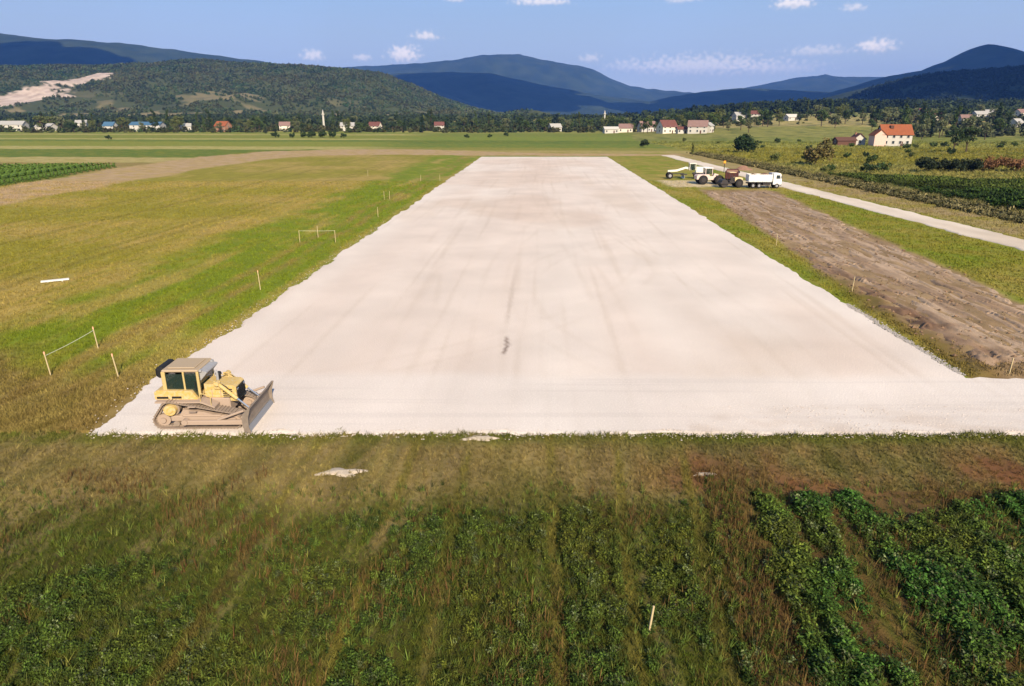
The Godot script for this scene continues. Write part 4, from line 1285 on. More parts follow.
# ------------------------------------------------------------------ trees
func make_trees() -> void:
	var shades := [Vector3(0.05, 0.075, 0.022), Vector3(0.085, 0.1, 0.03), Vector3(0.03, 0.05, 0.018), Vector3(0.11, 0.125, 0.06)]
	var names := ["mid green", "yellow-green", "dark green", "pale grey-green"]
	var protos := []
	for i in 4:
		for k in 2:
			protos.append(tree_parts("round", 9.0, 100 + i * 7 + k, shades[i], 620, 0.42))
	var talls := [tree_parts("tall", 12.0, 210, shades[2], 520, 0.42), tree_parts("tall", 12.0, 211, shades[0], 520, 0.42)]
	var fir := tree_parts("fir", 13.0, 220, Vector3(0.02, 0.036, 0.018), 900, 0.42)
	var shrubs := []
	for i in 4:
		shrubs.append(tree_parts("bush", 3.0, 300 + i, shades[i], 420, 0.3))
	# belts of trees across the valley: from, to (share of the distance), near, far, how many, where
	var belts := [
		[-0.76, -0.46, 600.0, 760.0, 60, "tree in the belt between the white barns and the blue warehouse"],
		[-0.46, -0.2, 610.0, 800.0, 54, "tree in the belt around the taller minaret"],
		[-0.2, 0.12, 640.0, 840.0, 54, "tree in the belt at the middle of the valley"],
		[0.12, 0.34, 520.0, 760.0, 50, "tree among the pink-roofed farmhouses"],
		[0.3, 0.54, 480.0, 820.0, 40, "tree on the dry hillside meadow"],
		[0.52, 0.8, 400.0, 800.0, 84, "tree among the houses of the hillside village"]]
	for b in belts:
		for i in b[4]:
			var d := rng.randf_range(b[2], b[3])
			var x := rng.randf_range(b[0], b[1]) * d
			if absf(x + 342.0) < 20.0 and d < 668.0 or absf(x + 446.0) < 12.0 and d < 650.0 or absf(x - 77.0) < 9.0 and d < 570.0 or absf(x - 128.0) < 14.0 and d < 520.0:
				d += 90.0
			var at := Vector3(x, height(x, -d) - 0.1, -d)
			var s := rng.randf_range(0.75, 1.65)
			if rng.randf() < 0.15:
				plant_tree(talls[i % 2], "poplar_tree", at, s, rng.randf() * TAU, "narrow upright " + b[5], "tree", "upright trees of the valley belts")
			else:
				var kind := rng.randi_range(0, 3)
				if b[0] > 0.5 and rng.randf() < 0.4: kind = 3
				plant_tree(protos[kind * 2 + i % 2], "round_tree", at, s, rng.randf() * TAU, names[kind] + " round-crowned " + b[5], "tree", "round trees of the valley belts")
	for f in [[-75.0, -600.0, 1.2, "tall dark conifer standing alone in the middle of the valley belt"], [-96.0, -640.0, 0.85, "shorter dark conifer near the white house with red roof"], [338.0, -500.0, 1.5, "tall dark fir rising above the village houses"], [-193.0, -560.0, 0.5, "small dark conifer at the edge of the striped fields"]]:
		plant_tree(fir, "conifer_tree", Vector3(f[0], height(f[0], f[1]), f[1]), f[2], 0.7, f[3], "tree", "conifers")
	# single trees and bushes of the middle distance, large enough to show their leaves
	var dk := tree_parts("bush", 6.4, 401, Vector3(0.022, 0.042, 0.016), 2600, 0.34)
	plant_tree(dk, "round_tree", Vector3(87.0, 0, -268.0), 1.25, 0.0, "round dark green tree standing alone beside the farm road", "tree", "")
	var br := tree_parts("bush", 6.0, 403, Vector3(0.12, 0.1, 0.035), 2200, 0.3)
	plant_tree(br, "brown_bush", Vector3(85.5, 0, -199.0), 1.3, 0.5, "large olive-brown bush in the meadow beyond the farm road", "bush", "")
	plant_tree(tree_parts("bush", 3.4, 405, Vector3(0.035, 0.05, 0.02), 900, 0.3), "field_bush", Vector3(57.5, 0, -310.0), 1.1, 0.2, "dark bush at the end of the farm road", "bush", "")
	plant_tree(tree_parts("tall", 4.4, 406, Vector3(0.1, 0.11, 0.03), 400, 0.2), "young_tree", Vector3(62.5, 0, -245.0), 1.0, 0.2, "slim yellow-green young tree by the far ditch", "tree", "")
	var hd := tree_parts("bush", 4.2, 407, Vector3(0.026, 0.036, 0.018), 1500, 0.28)
	for p in [[101.0, -172.0, 1.0], [104.3, -173.0, 0.95], [107.5, -172.0, 0.9], [110.5, -173.0, 0.85], [113.0, -172.0, 0.9]]:
		plant_tree(hd, "hedge_bush", Vector3(p[0], 0, p[1]), p[2], rng.randf() * TAU, "dark bush of the hedge between the maize and the meadow", "bush", "dark hedge beyond the maize")
	var rd := tree_parts("bush", 4.0, 409, Vector3(0.17, 0.09, 0.04), 1300, 0.26)
	for p in [[116.0, -173.0, 0.9], [119.5, -174.0, 1.05], [123.0, -173.0, 0.95], [126.5, -174.0, 0.9], [130.0, -173.0, 0.9]]:
		plant_tree(rd, "russet_bush", Vector3(p[0], 0, p[1]), p[2], rng.randf() * TAU, "reddish brown bush at the end of the dark hedge", "bush", "reddish bushes beyond the maize")
	for p in [[163.0, -262.0, 1.35], [170.5, -266.0, 1.5]]:
		plant_tree(protos[4], "round_tree", Vector3(p[0], 0, p[1]), p[2] * 0.75, rng.randf() * TAU, "dark green tree right behind the reddish bushes", "tree", "trees behind the reddish bushes")
	var wild := [[92.0, -222.0], [97.0, -228.0], [78.0, -210.0], [80.0, -176.0], [86.0, -170.0], [91.0, -172.0], [74.5, -168.0], [108.0, -228.0], [118.0, -236.0], [104.0, -204.0], [131.0, -232.0], [144.0, -258.0], [155.0, -250.0], [162.0, -292.0], [171.0, -300.0], [183.0, -308.0], [190.0, -312.0], [176.0, -310.0], [199.0, -318.0], [149.0, -312.0], [154.0, -322.0], [206.0, -300.0], [214.0, -310.0], [225.0, -318.0], [118.0, -282.0], [106.0, -300.0], [100.0, -345.0], [122.0, -350.0], [135.0, -362.0], [150.0, -372.0], [92.0, -380.0]]
	for i in wild.size():
		var p: Array = wild[i]
		plant_tree(shrubs[[2, 0, 1, 0][i % 4]], "meadow_shrub", Vector3(p[0], height(p[0], p[1]), p[1]), rng.randf_range(0.55, 1.0), rng.randf() * TAU, "low shrub scattered in the meadow before the orange-roofed house", "bush", "shrubs of the right meadow")
	for p in [[-150.0, -452.0], [-138.0, -448.0], [-132.0, -452.0], [-126.0, -449.0], [-120.0, -452.0], [-113.0, -450.0], [-106.0, -448.0]]:
		plant_tree(shrubs[2], "hedge_shrub", Vector3(p[0], 0, p[1]), rng.randf_range(1.1, 1.8), rng.randf() * TAU, "dark shrub of the short hedge row in the far fields", "bush", "short hedge row in the far fields")
	for p in [[-235.0, -415.0, 1.0], [-192.0, -202.0, 0.5], [-300.0, -595.0, 1.9], [-287.0, -600.0, 1.6], [-28.0, -440.0, 1.0], [-14.0, -452.0, 0.9], [-4.0, -480.0, 1.1], [-128.0, -172.0, 0.45]]:
		plant_tree(shrubs[2], "field_shrub", Vector3(p[0], 0, p[1]), p[2], rng.randf() * TAU, "lone dark shrub standing in the open striped fields", "bush", "lone shrubs in the open fields")
	# woods behind the belts that read as one mass
	var bl := blob(9)
	var xf := []
	var cols := PackedColorArray()
	while xf.size() < 2300:
		# undergrowth and crowns that merge between the single trees
		var d := rng.randf_range(585.0, 830.0)
		var a := rng.randf_range(-0.8, 0.8)
		var x := a * d
		var want := 0.55 + 0.8 * n_big.get_noise_2d(x * 0.5 + 70.0, d * 0.5)
		if a > 0.14 and a < 0.5: want *= 0.25
		if rng.randf() > want: continue
		var s := rng.randf_range(2.5, 7.0)
		xf.append(spin(Vector3(x, height(x, -d) - 0.5, -d), s, rng.randf_range(0.7, 1.1)))
		var t := rng.randf_range(0.6, 1.5)
		var yel := rng.randf_range(0.8, 1.5)
		cols.append(Color(0.046 * t * yel, 0.064 * t, 0.024 * t))
	while xf.size() < 2750:
		var d := rng.randf_range(430.0, 760.0)
		var x := rng.randf_range(0.52, 0.8) * d
		var s := rng.randf_range(3.0, 7.0)
		xf.append(spin(Vector3(x, height(x, -d) - 0.5, -d), s, rng.randf_range(0.7, 1.1)))
		var t := rng.randf_range(0.6, 1.3)
		cols.append((Color(0.1, 0.115, 0.06) if rng.randf() < 0.55 else Color(0.05, 0.065, 0.025)) * t)
	while xf.size() < 5800:
		var d := rng.randf_range(740.0, 1330.0)
		var a := rng.randf_range(-0.8, 0.82)
		var x := a * d
		var want := 0.5 + 0.9 * n_big.get_noise_2d(x * 0.6, d * 0.6)
		if a > 0.3 and a < 0.52 and d < 900.0: want = 0.03
		if rng.randf() > want: continue
		var s := rng.randf_range(7.0, 12.0)
		xf.append(spin(Vector3(x, height(x, -d) - 1.0, -d), s, rng.randf_range(0.8, 1.2)))
		var t := rng.randf_range(0.6, 1.3)
		cols.append(Color(0.04 * t, 0.06 * t, 0.022 * t))
	for i in 700:
		var d := rng.randf_range(900.0, 1080.0)
		var x := rng.randf_range(0.24, 0.56) * d
		var s := rng.randf_range(9.0, 14.0)
		xf.append(spin(Vector3(x, height(x, -d) - 1.0, -d), s, rng.randf_range(0.9, 1.3)))
		var t := rng.randf_range(0.6, 1.1)
		cols.append(Color(0.022 * t, 0.038 * t, 0.018 * t))
	many("far_woods", bl, M.wood_leaf, xf, cols, "far woods closing the valley behind the tree belts", "woods")
	# vine rows at the left
	var vine := Mb.new()
	var r := RandomNumberGenerator.new()
	r.seed = 71
	for i in 760:
		var t := r.randf_range(0.7, 1.3)
		vine.col = Color(0.07 * t, 0.12 * t, 0.022 * t)
		leaf_card(vine, Vector3(r.randfn() * 0.35, r.randf_range(0.15, 1.25), r.randf_range(0.0, 40.0)), r.randf_range(0.22, 0.45), r, 0.6)
	var vm := vine.mesh()
	var post := Mb.new()
	for k in 6:
		post.cyl(Vector3(0, -0.2, 0.3 + k * 7.8), Vector3(0, 1.3, 0.3 + k * 7.8), 0.04, 0.04, 5)
	var pm := post.mesh()
	for i in 19:
		var o := thing("vine_row", "green vine row of the small plot beside the bare earth track", "vine row", Vector3(-99.0 - 0.35 * i, -0.05, -131.5 - 3.1 * i), -PI / 2 + 0.12, "vine rows beside the earth track")
		put(vm, "foliage", M.leaf, o)
		put(pm, "posts", M.bark, o)

# ------------------------------------------------------------------ stakes and small things
func stake(x: float, z: float, h: float, lean: Vector2, label: String, tip := true, group := "") -> void:
	var o := thing("stake", label, "stake", Vector3(x, 0, z), 0.3, group)
	var b := Mb.new()
	b.xf = Transform3D(Basis(Vector3(0, 0, 1), lean.x) * Basis(Vector3(1, 0, 0), lean.y), Vector3.ZERO)
	b.box(Vector3(0, h * 0.5 - 0.12, 0), Vector3(0.055, h + 0.16, 0.045), 0.006)
	part(b, "post", M.stake, o)
	if tip:
		b = Mb.new()
		b.xf = Transform3D(Basis(Vector3(0, 0, 1), lean.x) * Basis(Vector3(1, 0, 0), lean.y), Vector3.ZERO)
		b.box(Vector3(0, h - 0.06, 0), Vector3(0.065, 0.14, 0.055), 0.006)
		part(b, "painted_tip", M.stake_tip, o)

func line(p: Vector3, q: Vector3, sag: float, label: String) -> void:
	var b := Mb.new()
	for i in 8:
		var t0 := i / 8.0
		var t1 := (i + 1) / 8.0
		b.cyl(p.lerp(q, t0) - Vector3(0, sag * 4 * t0 * (1 - t0), 0), p.lerp(q, t1) - Vector3(0, sag * 4 * t1 * (1 - t1), 0), 0.014, 0.014, 5, false)
	tag(part(b, "string_line", M.string), label, "string")

func make_small() -> void:
	var g := "setting-out stakes along the pad"
	stake(-24.4, -33.75, 1.3, Vector2(0.06, 0.0), "pale stake holding the near end of the string in the meadow", true)
	stake(-24.45, -38.2, 1.3, Vector2(0.05, 0.0), "pale stake holding the far end of the string in the meadow", true)
	line(Vector3(-24.47, 1.08, -33.75), Vector3(-24.5, 1.1, -38.2), 0.05, "string stretched low between two stakes in the meadow")
	stake(-20.75, -33.6, 1.25, Vector2(0.08, 0.0), "leaning pale stake behind the bulldozer's rear at the meadow's edge", true)
	stake(-19.9, -52.6, 1.5, Vector2(0.03, 0.0), "lone tall stake in the grass beside the pad", true)
	stake(-23.05, -73.9, 1.3, Vector2(0.0, 0.02), "stake of the three-stake profile beside the pad", false, "three-stake profile")
	stake(-21.9, -77.0, 1.3, Vector2(0.02, 0.0), "stake of the three-stake profile beside the pad", false, "three-stake profile")
	stake(-19.2, -74.0, 1.3, Vector2(0.0, 0.0), "stake of the three-stake profile beside the pad", false, "three-stake profile")
	line(Vector3(-23.05, 1.22, -73.9), Vector3(-19.2, 1.22, -74.0), 0.02, "string across the three-stake profile")
	for p in [[-18.2, -93.5], [-21.0, -114.0], [-20.2, -114.5], [-19.2, -147.0], [-15.2, -147.5], [-32.9, -160.0]]:
		stake(p[0], p[1], 1.35, Vector2(rng.randf_range(-0.04, 0.04), 0), "small far stake in the meadow past the three-stake profile", false, "far stakes beside the pad")
	stake(28.1, -72.2, 1.2, Vector2(0.02, 0), "stake in the green strip between pad and farther stripped soil", false, "")
	stake(26.6, -52.0, 1.2, Vector2(-0.05, 0), "stake at the edge of the stripped soil beside the pad", false, "")
	stake(26.4, -33.9, 0.95, Vector2(-0.03, 0), "short stake where the haul road leaves the pad", false, "")
	stake(3.64, -14.8, 0.85, Vector2(-0.1, 0.0), "pale stake standing alone in the near crop field", false, "")
	# board in the meadow
	var b := Mb.new()
	b.box(Vector3(0, 0.07, 0), Vector3(2.0, 0.09, 0.5), 0.015)
	var o := thing("board", "pale board lying flat in the mown meadow", "board", Vector3(-37.9, 0.0, -55.4), 0.55)
	part(b, "plank", M.plank, o)
	b = Mb.new()
	b.box(Vector3(-0.5, 0.0, 0), Vector3(0.1, 0.08, 0.46), 0.01)
	b.box(Vector3(0.5, 0.0, 0), Vector3(0.1, 0.08, 0.46), 0.01)
	part(b, "batten", M.plank, o)
	# flat heaps of spilled gravel in the dry margin
	for q in [[-6.6, -23.4, 0.85, 0.34, "flat spill of pale gravel in the dry grass before the pad"], [-1.4, -26.3, 0.75, 0.28, "pale gravel spilled over the pad's front edge"], [7.4, -23.2, 0.5, 0.15, "spilled gravel beside the reddish bare soil"]]:
		b = Mb.new()
		var n := 26
		for i in n:
			for k in 3:
				var pt := func(ii: int, kk: int) -> Vector3:
					var a := TAU * (ii % n) / n
					var rr: float = kk / 3.0 * (1.0 + 0.4 * n_fine.get_noise_2d(cos(a) * 4.0 + q[0], sin(a) * 4.0) + 0.22 * sin(ii % n * 5.3))
					return Vector3(cos(a) * rr * q[2], 0.08 * (1.0 - kk / 3.0) - (0.06 if kk == 3 else 0.0), sin(a) * rr * q[3])
				b.col = Color(0.5, 0.42, 0.33)
				b.face([pt.call(i, k), pt.call(i + 1, k), pt.call(i + 1, k + 1), pt.call(i, k + 1)], Vector3(0, -2, 0))
		o = part(b, "gravel_spill", M.pad)
		o.position = Vector3(q[0], 0.0, q[1])
		tag(o, q[4], "gravel heap")
	# reddish spoil beside the machines
	b = Mb.new()
	for i in 18:
		for k in 4:
			var pt2 := func(ii: int, kk: int) -> Vector3:
				var a := TAU * (ii % 18) / 18.0
				var rr: float = kk / 4.0
				var bump := 0.25 * n_fine.get_noise_2d(cos(a) * rr * 6.0, sin(a) * rr * 6.0)
				return Vector3(cos(a) * rr * 2.6 * (1.0 + bump), (1.0 - rr) * 1.1 * (1.0 + bump * 2.0) - 0.1, sin(a) * rr * 1.8)
			b.face([pt2.call(i, k), pt2.call(i + 1, k), pt2.call(i + 1, k + 1), pt2.call(i, k + 1)], Vector3(0, -3, 0))
	o = part(b, "spoil_heap", M.spoil)
	o.position = Vector3(59.3, 0, -180.0)
	tag(o, "reddish earth heap beyond the farm road behind the white lorry", "earth heap")

# ------------------------------------------------------------------ machines
func wheel(parent: Node, x: float, z: float, r: float, w: float, rim: Material) -> void:
	var s := signf(z)
	var b := Mb.new()
	b.cyl(Vector3(x, r, z - w * 0.5), Vector3(x, r, z + w * 0.5), r, r, 20, false)
	for e in [-1.0, 1.0]:
		b.cyl(Vector3(x, r, z + e * w * 0.5), Vector3(x, r, z + e * (w * 0.5 + 0.04)), r, r * 0.86, 20)
	for i in 20:
		var a := TAU * i / 20.0
		b.box(Vector3(x + cos(a) * r, r + sin(a) * r, z), Vector3(0.05, 0.09, w * 0.9), 0.0, Basis(Vector3(0, 0, 1), a))
	var t := part(b, "wheel", M.rubber, parent)
	b = Mb.new()
	b.cyl(Vector3(x, r, z + s * w * 0.45), Vector3(x, r, z + s * (w * 0.5 + 0.06)), r * 0.55, r * 0.5, 14)
	b.cyl(Vector3(x, r, z + s * w * 0.5), Vector3(x, r, z + s * (w * 0.5 + 0.12)), r * 0.2, r * 0.16, 10)
	part(b, "rim", rim, t)

func hull_path(circles: Array, grow: float) -> PackedVector2Array:
	var p := PackedVector2Array()
	for c in circles:
		for i in 28:
			var a := TAU * i / 28.0
			p.append(Vector2(c[0] + cos(a) * (c[2] + grow), c[1] + sin(a) * (c[2] + grow)))
	return Geometry2D.convex_hull(p)

func resample(p: PackedVector2Array, n: int) -> Array:
	var total := 0.0
	for i in p.size() - 1:
		total += p[i].distance_to(p[i + 1])
	var out := []
	for k in n:
		var want := total * k / n
		var i := 0
		while i < p.size() - 2 and want > p[i].distance_to(p[i + 1]):
			want -= p[i].distance_to(p[i + 1])
			i += 1
		var e := (p[i + 1] - p[i])
		out.append([p[i] + e.normalized() * want, e.angle()])
	return out

func bulldozer() -> void:
	var o := thing("bulldozer", "dusty yellow tracked bulldozer with a raised steel blade on the gravel pad", "bulldozer", Vector3(-13.55, 0.1, -28.2), 0.02)
	o.scale = Vector3(0.97, 0.89, 1.0)
	var circles := [[-1.22, 1.0, 0.36], [-1.62, 0.43, 0.34], [1.5, 0.43, 0.34]]
	for s in [-1.0, 1.0]:
		var zc: float = s * 0.97
		var b := Mb.new()
		for q in resample(hull_path(circles, 0.04), 64):
			var turn := Basis(Vector3(0, 0, 1), q[1])
			b.box(Vector3(q[0].x, q[0].y, zc), Vector3(0.15, 0.045, 0.56), 0.0, turn)
			b.box(Vector3(q[0].x, q[0].y, zc) + turn * Vector3(0.05, -0.04, 0), Vector3(0.025, 0.06, 0.56), 0.0, turn)
			b.box(Vector3(q[0].x, q[0].y, zc) + turn * Vector3(0, 0.06, 0), Vector3(0.16, 0.08, 0.2), 0.0, turn)
		part(b, "track", M.track, o)
		b = Mb.new()
		b.box(Vector3(-0.05, 0.5, zc), Vector3(2.5, 0.3, 0.34), 0.05)
		b.box(Vector3(0.1, 0.66, zc), Vector3(1.7, 0.1, 0.4), 0.03)
		b.prism(PackedVector2Array([Vector2(-0.9, 0.65), Vector2(0.75, 0.65), Vector2(0.2, 0.84), Vector2(-0.7, 0.98)]), zc - 0.14, zc + 0.14)
		part(b, "track_frame", M.track_frame, o)
		for i in 6:
			b = Mb.new()
			b.cyl(Vector3(-1.05 + i * 0.42, 0.25, zc - 0.2), Vector3(-1.05 + i * 0.42, 0.25, zc + 0.2), 0.14, 0.14, 12)
			part(b, "roller", M.track, o)
		for c in [circles[1], circles[2]]:
			b = Mb.new()
			b.cyl(Vector3(c[0], c[1], zc - 0.12), Vector3(c[0], c[1], zc + 0.12), 0.3, 0.3, 18)
			b.cyl(Vector3(c[0], c[1], zc - 0.22), Vector3(c[0], c[1], zc + 0.22), 0.13, 0.13, 12)
			part(b, "idler", M.track_frame, o)
		b = Mb.new()
		b.cyl(Vector3(-1.22, 1.0, zc - 0.1), Vector3(-1.22, 1.0, zc + 0.1), 0.36, 0.36, 22)
		part(b, "sprocket", M.track, o)
		b = Mb.new()
		b.cyl(Vector3(-1.22, 1.0, zc), Vector3(-1.22, 1.0, zc + s * 0.3), 0.29, 0.27, 20)
		b.cyl(Vector3(-1.22, 1.0, zc + s * 0.3), Vector3(-1.22, 1.0, zc + s * 0.34), 0.15, 0.13, 14)
		part(b, "final_drive", M.yellow, o)
		# fender above the track
		b = Mb.new()
		b.prism(PackedVector2Array([Vector2(-1.85, 1.42), Vector2(0.2, 1.42), Vector2(0.75, 1.14), Vector2(0.75, 1.07), Vector2(0.15, 1.34), Vector2(-1.85, 1.34)]), zc - 0.36, zc + 0.22)
		part(b, "fender", M.track_frame, o)
		# push arm and its brace
		b = Mb.new()
		b.box(Vector3(0.75, 0.42, s * 1.36), Vector3(2.7, 0.24, 0.16), 0.03)
		b.cyl(Vector3(-0.55, 0.46, s * 1.2), Vector3(-0.55, 0.46, s * 1.48), 0.14, 0.14, 12)
		b.cyl(Vector3(0.9, 0.55, s * 1.36), Vector3(2.08, 1.02, s * 1.36), 0.06, 0.06, 8)
		part(b, "push_arm", M.track_frame, o)
		# lift cylinder
		b = Mb.new()
		var p0 := Vector3(0.75, 2.12, s * 0.62)
		var p1 := Vector3(2.1, 0.78, s * 0.66)
		b.cyl(p0, p0.lerp(p1, 0.6), 0.085, 0.085, 10)
		b.cyl(p0 + Vector3(0, 0, -0.12), p0 + Vector3(0, 0, 0.12), 0.12, 0.12, 10)
		var lc := part(b, "lift_cylinder", M.yellow, o)
		b = Mb.new()
		b.cyl(p0.lerp(p1, 0.6), p1, 0.045, 0.045, 8)
		part(b, "rod", M.chrome, lc)
		b = Mb.new()
		b.box(Vector3(0.72, 2.0, s * 0.55), Vector3(0.3, 0.42, 0.1), 0.02)
		part(b, "cylinder_bracket", M.yellow_dusty, o)
	var b := Mb.new()
	b.box(Vector3(-0.3, 0.95, 0), Vector3(3.0, 0.75, 1.2), 0.05)
	part(b, "main_frame", M.track_frame, o)
	# bonnet
	b = Mb.new()
	b.prism(PackedVector2Array([Vector2(0.1, 1.22), Vector2(1.5, 1.12), Vector2(1.5, 1.86), Vector2(1.38, 1.95), Vector2(0.1, 2.04)]), -0.5, 0.5)
	var hood := part(b, "bonnet", M.yellow, o)
	b = Mb.new()
	b.box(Vector3(1.52, 1.5, 0), Vector3(0.05, 0.62, 0.86))
	for i in 6:
		b.box(Vector3(1.55, 1.27 + i * 0.09, 0), Vector3(0.03, 0.03, 0.86))
	part(b, "grille", M.black, hood)
	b = Mb.new()
	for s in [-1.0, 1.0]:
		b.box(Vector3(0.8, 1.55, s * 0.505), Vector3(0.02, 0.5, 0.03))
		b.box(Vector3(0.42, 1.55, s * 0.505), Vector3(0.02, 0.5, 0.03))
	part(b, "panel_seam", M.track_frame, hood)
	b = Mb.new()
	b.cyl(Vector3(0.62, 1.98, 0.2), Vector3(0.62, 2.5, 0.2), 0.06, 0.06, 10)
	b.cyl(Vector3(0.62, 2.5, 0.2), Vector3(0.56, 2.62, 0.2), 0.06, 0.055, 10)
	part(b, "exhaust", M.grey_paint, o)
	b = Mb.new()
	b.cyl(Vector3(0.5, 1.98, -0.22), Vector3(0.5, 2.26, -0.22), 0.1, 0.1, 12)
	b.cyl(Vector3(0.5, 2.26, -0.22), Vector3(0.5, 2.36, -0.22), 0.15, 0.12, 12)
	part(b, "air_intake", M.black, o)
	for s in [-1.0, 1.0]:
		b = Mb.new()
		for i in 5:
			b.box(Vector3(1.12, 1.34 + i * 0.1, s * 0.51), Vector3(0.42, 0.035, 0.04), 0.0, Basis(Vector3(1, 0, 0), s * 0.5))
		part(b, "louvre", M.black, hood)
		b = Mb.new()
		b.box(Vector3(1.53, 1.72, s * 0.36), Vector3(0.06, 0.12, 0.16), 0.02)
		part(b, "headlight", M.chrome, hood)
		b = Mb.new()
		var h0 := Vector3(0.55, 2.0, s * 0.45)
		for i in 6:
			var t0 := i / 6.0
			var t1 := (i + 1) / 6.0
			var hp := func(t: float) -> Vector3: return h0.lerp(Vector3(1.35, 1.55, s * 0.62), t) + Vector3(0, 0.25 * sin(t * PI), s * 0.06 * sin(t * 5.0))
			b.cyl(hp.call(t0), hp.call(t1), 0.022, 0.022, 6, false)
		part(b, "hydraulic_hose", M.black, o)
		b = Mb.new()
		b.cyl(Vector3(0.15, 1.3, s * 1.15), Vector3(0.15, 1.85, s * 1.15), 0.018, 0.018, 6)
		b.cyl(Vector3(0.6, 1.15, s * 1.15), Vector3(0.6, 1.7, s * 1.15), 0.018, 0.018, 6)
		b.cyl(Vector3(0.15, 1.85, s * 1.15), Vector3(0.6, 1.7, s * 1.15), 0.018, 0.018, 6)
		part(b, "handrail", M.yellow_dusty, o)
		b = Mb.new()
		b.box(Vector3(-0.2, 1.2, s * 1.28), Vector3(0.34, 0.03, 0.16))
		b.box(Vector3(-0.2, 0.95, s * 1.28), Vector3(0.34, 0.03, 0.12))
		part(b, "step", M.track_frame, o)
	# rear body, decals strip
	b = Mb.new()
	b.prism(PackedVector2Array([Vector2(-1.95, 1.42), Vector2(-0.35, 1.42), Vector2(-0.05, 1.42), Vector2(-0.3, 1.86), Vector2(-1.8, 1.9), Vector2(-1.95, 1.8)]), -0.92, 0.92)
	var body := part(b, "rear_body", M.yellow, o)
	b = Mb.new()
	b.box(Vector3(-1.6, 1.52, 0.93), Vector3(0.5, 0.1, 0.02))
	b.box(Vector3(-0.98, 1.53, 0.93), Vector3(0.42, 0.1, 0.02))
	part(b, "side_slot", M.black, body)
	b = Mb.new()
	b.box(Vector3(-1.97, 1.62, 0.5), Vector3(0.05, 0.16, 0.22), 0.01)
	b.box(Vector3(-1.97, 1.62, -0.5), Vector3(0.05, 0.16, 0.22), 0.01)
	part(b, "tail_light", M.black, body)
	# cab
	var cab := Node3D.new()
	cab.name = "cab"
	o.add_child(cab)
	for s in [-1.0, 1.0]:
		for q in [[-1.5, 0.17], [-0.62, 0.08], [0.0, 0.11]]:
			b = Mb.new()
			b.box(Vector3(q[0], 2.14, s * 0.76), Vector3(q[1], 1.3, 0.1), 0.02)
			part(b, "post", M.yellow_dusty, cab)
		b = Mb.new()
		b.box(Vector3(-1.04, 2.28, s * 0.765), Vector3(0.78, 0.78, 0.03))
		part(b, "pane", M.glass, cab)
		b = Mb.new()
		b.box(Vector3(-0.31, 2.1, s * 0.765), Vector3(0.54, 1.2, 0.03))
		part(b, "door_pane", M.glass, cab)
		b = Mb.new()
		b.box(Vector3(-0.13, 2.05, s * 0.81), Vector3(0.03, 0.5, 0.03))
		part(b, "grab_rail", M.black, cab)
	b = Mb.new()
	b.box(Vector3(0.02, 2.28, 0), Vector3(0.03, 0.84, 1.38))
	part(b, "windscreen", M.glass, cab)
	b = Mb.new()
	b.box(Vector3(-1.52, 2.28, 0), Vector3(0.03, 0.8, 1.38))
	part(b, "rear_pane", M.glass, cab)
	b = Mb.new()
	b.box(Vector3(-0.75, 1.84, 0), Vector3(1.42, 0.08, 1.4))
	b.box(Vector3(-0.95, 2.05, 0), Vector3(0.5, 0.2, 0.5), 0.05)
	b.box(Vector3(-1.18, 2.35, 0), Vector3(0.16, 0.6, 0.48), 0.05)
	b.box(Vector3(-0.2, 2.05, 0), Vector3(0.2, 0.4, 1.0), 0.04)
	b.box(Vector3(-0.9, 2.0, 0.52), Vector3(0.7, 0.3, 0.2), 0.04)
	part(b, "seat", M.black, cab)
	b = Mb.new()
	b.box(Vector3(-0.76, 2.82, 0), Vector3(1.62, 0.13, 1.62), 0.05)
	b.box(Vector3(-0.76, 2.91, 0), Vector3(1.2, 0.06, 1.2), 0.03)
	part(b, "roof", M.roof_dust, cab)
	b = Mb.new()
	b.prism(PackedVector2Array([Vector2(0.04, 2.8), Vector2(0.34, 2.72), Vector2(0.36, 2.66), Vector2(0.06, 2.28), Vector2(0.04, 2.28)]), -0.62, 0.62)
	part(b, "front_screen", M.grey_paint, cab)
	b = Mb.new()
	b.box(Vector3(-1.78, 2.62, -0.1), Vector3(0.42, 0.56, 1.3), 0.12)
	part(b, "air_conditioner", M.black, cab)
	for s in [-1.0, 1.0]:
		b = Mb.new()
		b.box(Vector3(0.1, 2.78, s * 0.62), Vector3(0.12, 0.12, 0.18), 0.02)
		part(b, "work_light", M.grey_paint, cab)
	# blade
	var prof := PackedVector2Array([Vector2(2.3, 0.02), Vector2(2.18, 0.32), Vector2(2.16, 0.62), Vector2(2.24, 0.92), Vector2(2.42, 1.2), Vector2(2.36, 1.24), Vector2(2.14, 0.96), Vector2(2.06, 0.62), Vector2(2.09, 0.3), Vector2(2.2, 0.02)])
	b = Mb.new()
	b.prism(prof, -1.6, 1.6)
	var bl := part(b, "blade", M.blade, o)
	b = Mb.new()
	b.prism(PackedVector2Array([Vector2(2.36, -0.03), Vector2(2.25, 0.25), Vector2(2.2, 0.25), Vector2(2.31, -0.03)]), -1.62, 1.62)
	part(b, "cutting_edge", M.steel, bl)
	for s in [-1.0, 1.0]:
		b = Mb.new()
		b.prism(PackedVector2Array([Vector2(2.4, -0.04), Vector2(2.32, 0.3), Vector2(2.34, 0.8), Vector2(2.46, 1.24), Vector2(2.36, 1.25), Vector2(2.1, 0.95), Vector2(2.05, 0.6), Vector2(2.1, 0.05)]), s * 1.62 - 0.02, s * 1.62 + 0.02)
		part(b, "end_plate", M.blade, bl)
	b = Mb.new()
	for y in [0.3, 0.72]:
		b.box(Vector3(2.03, y, 0), Vector3(0.1, 0.14, 3.0), 0.02)
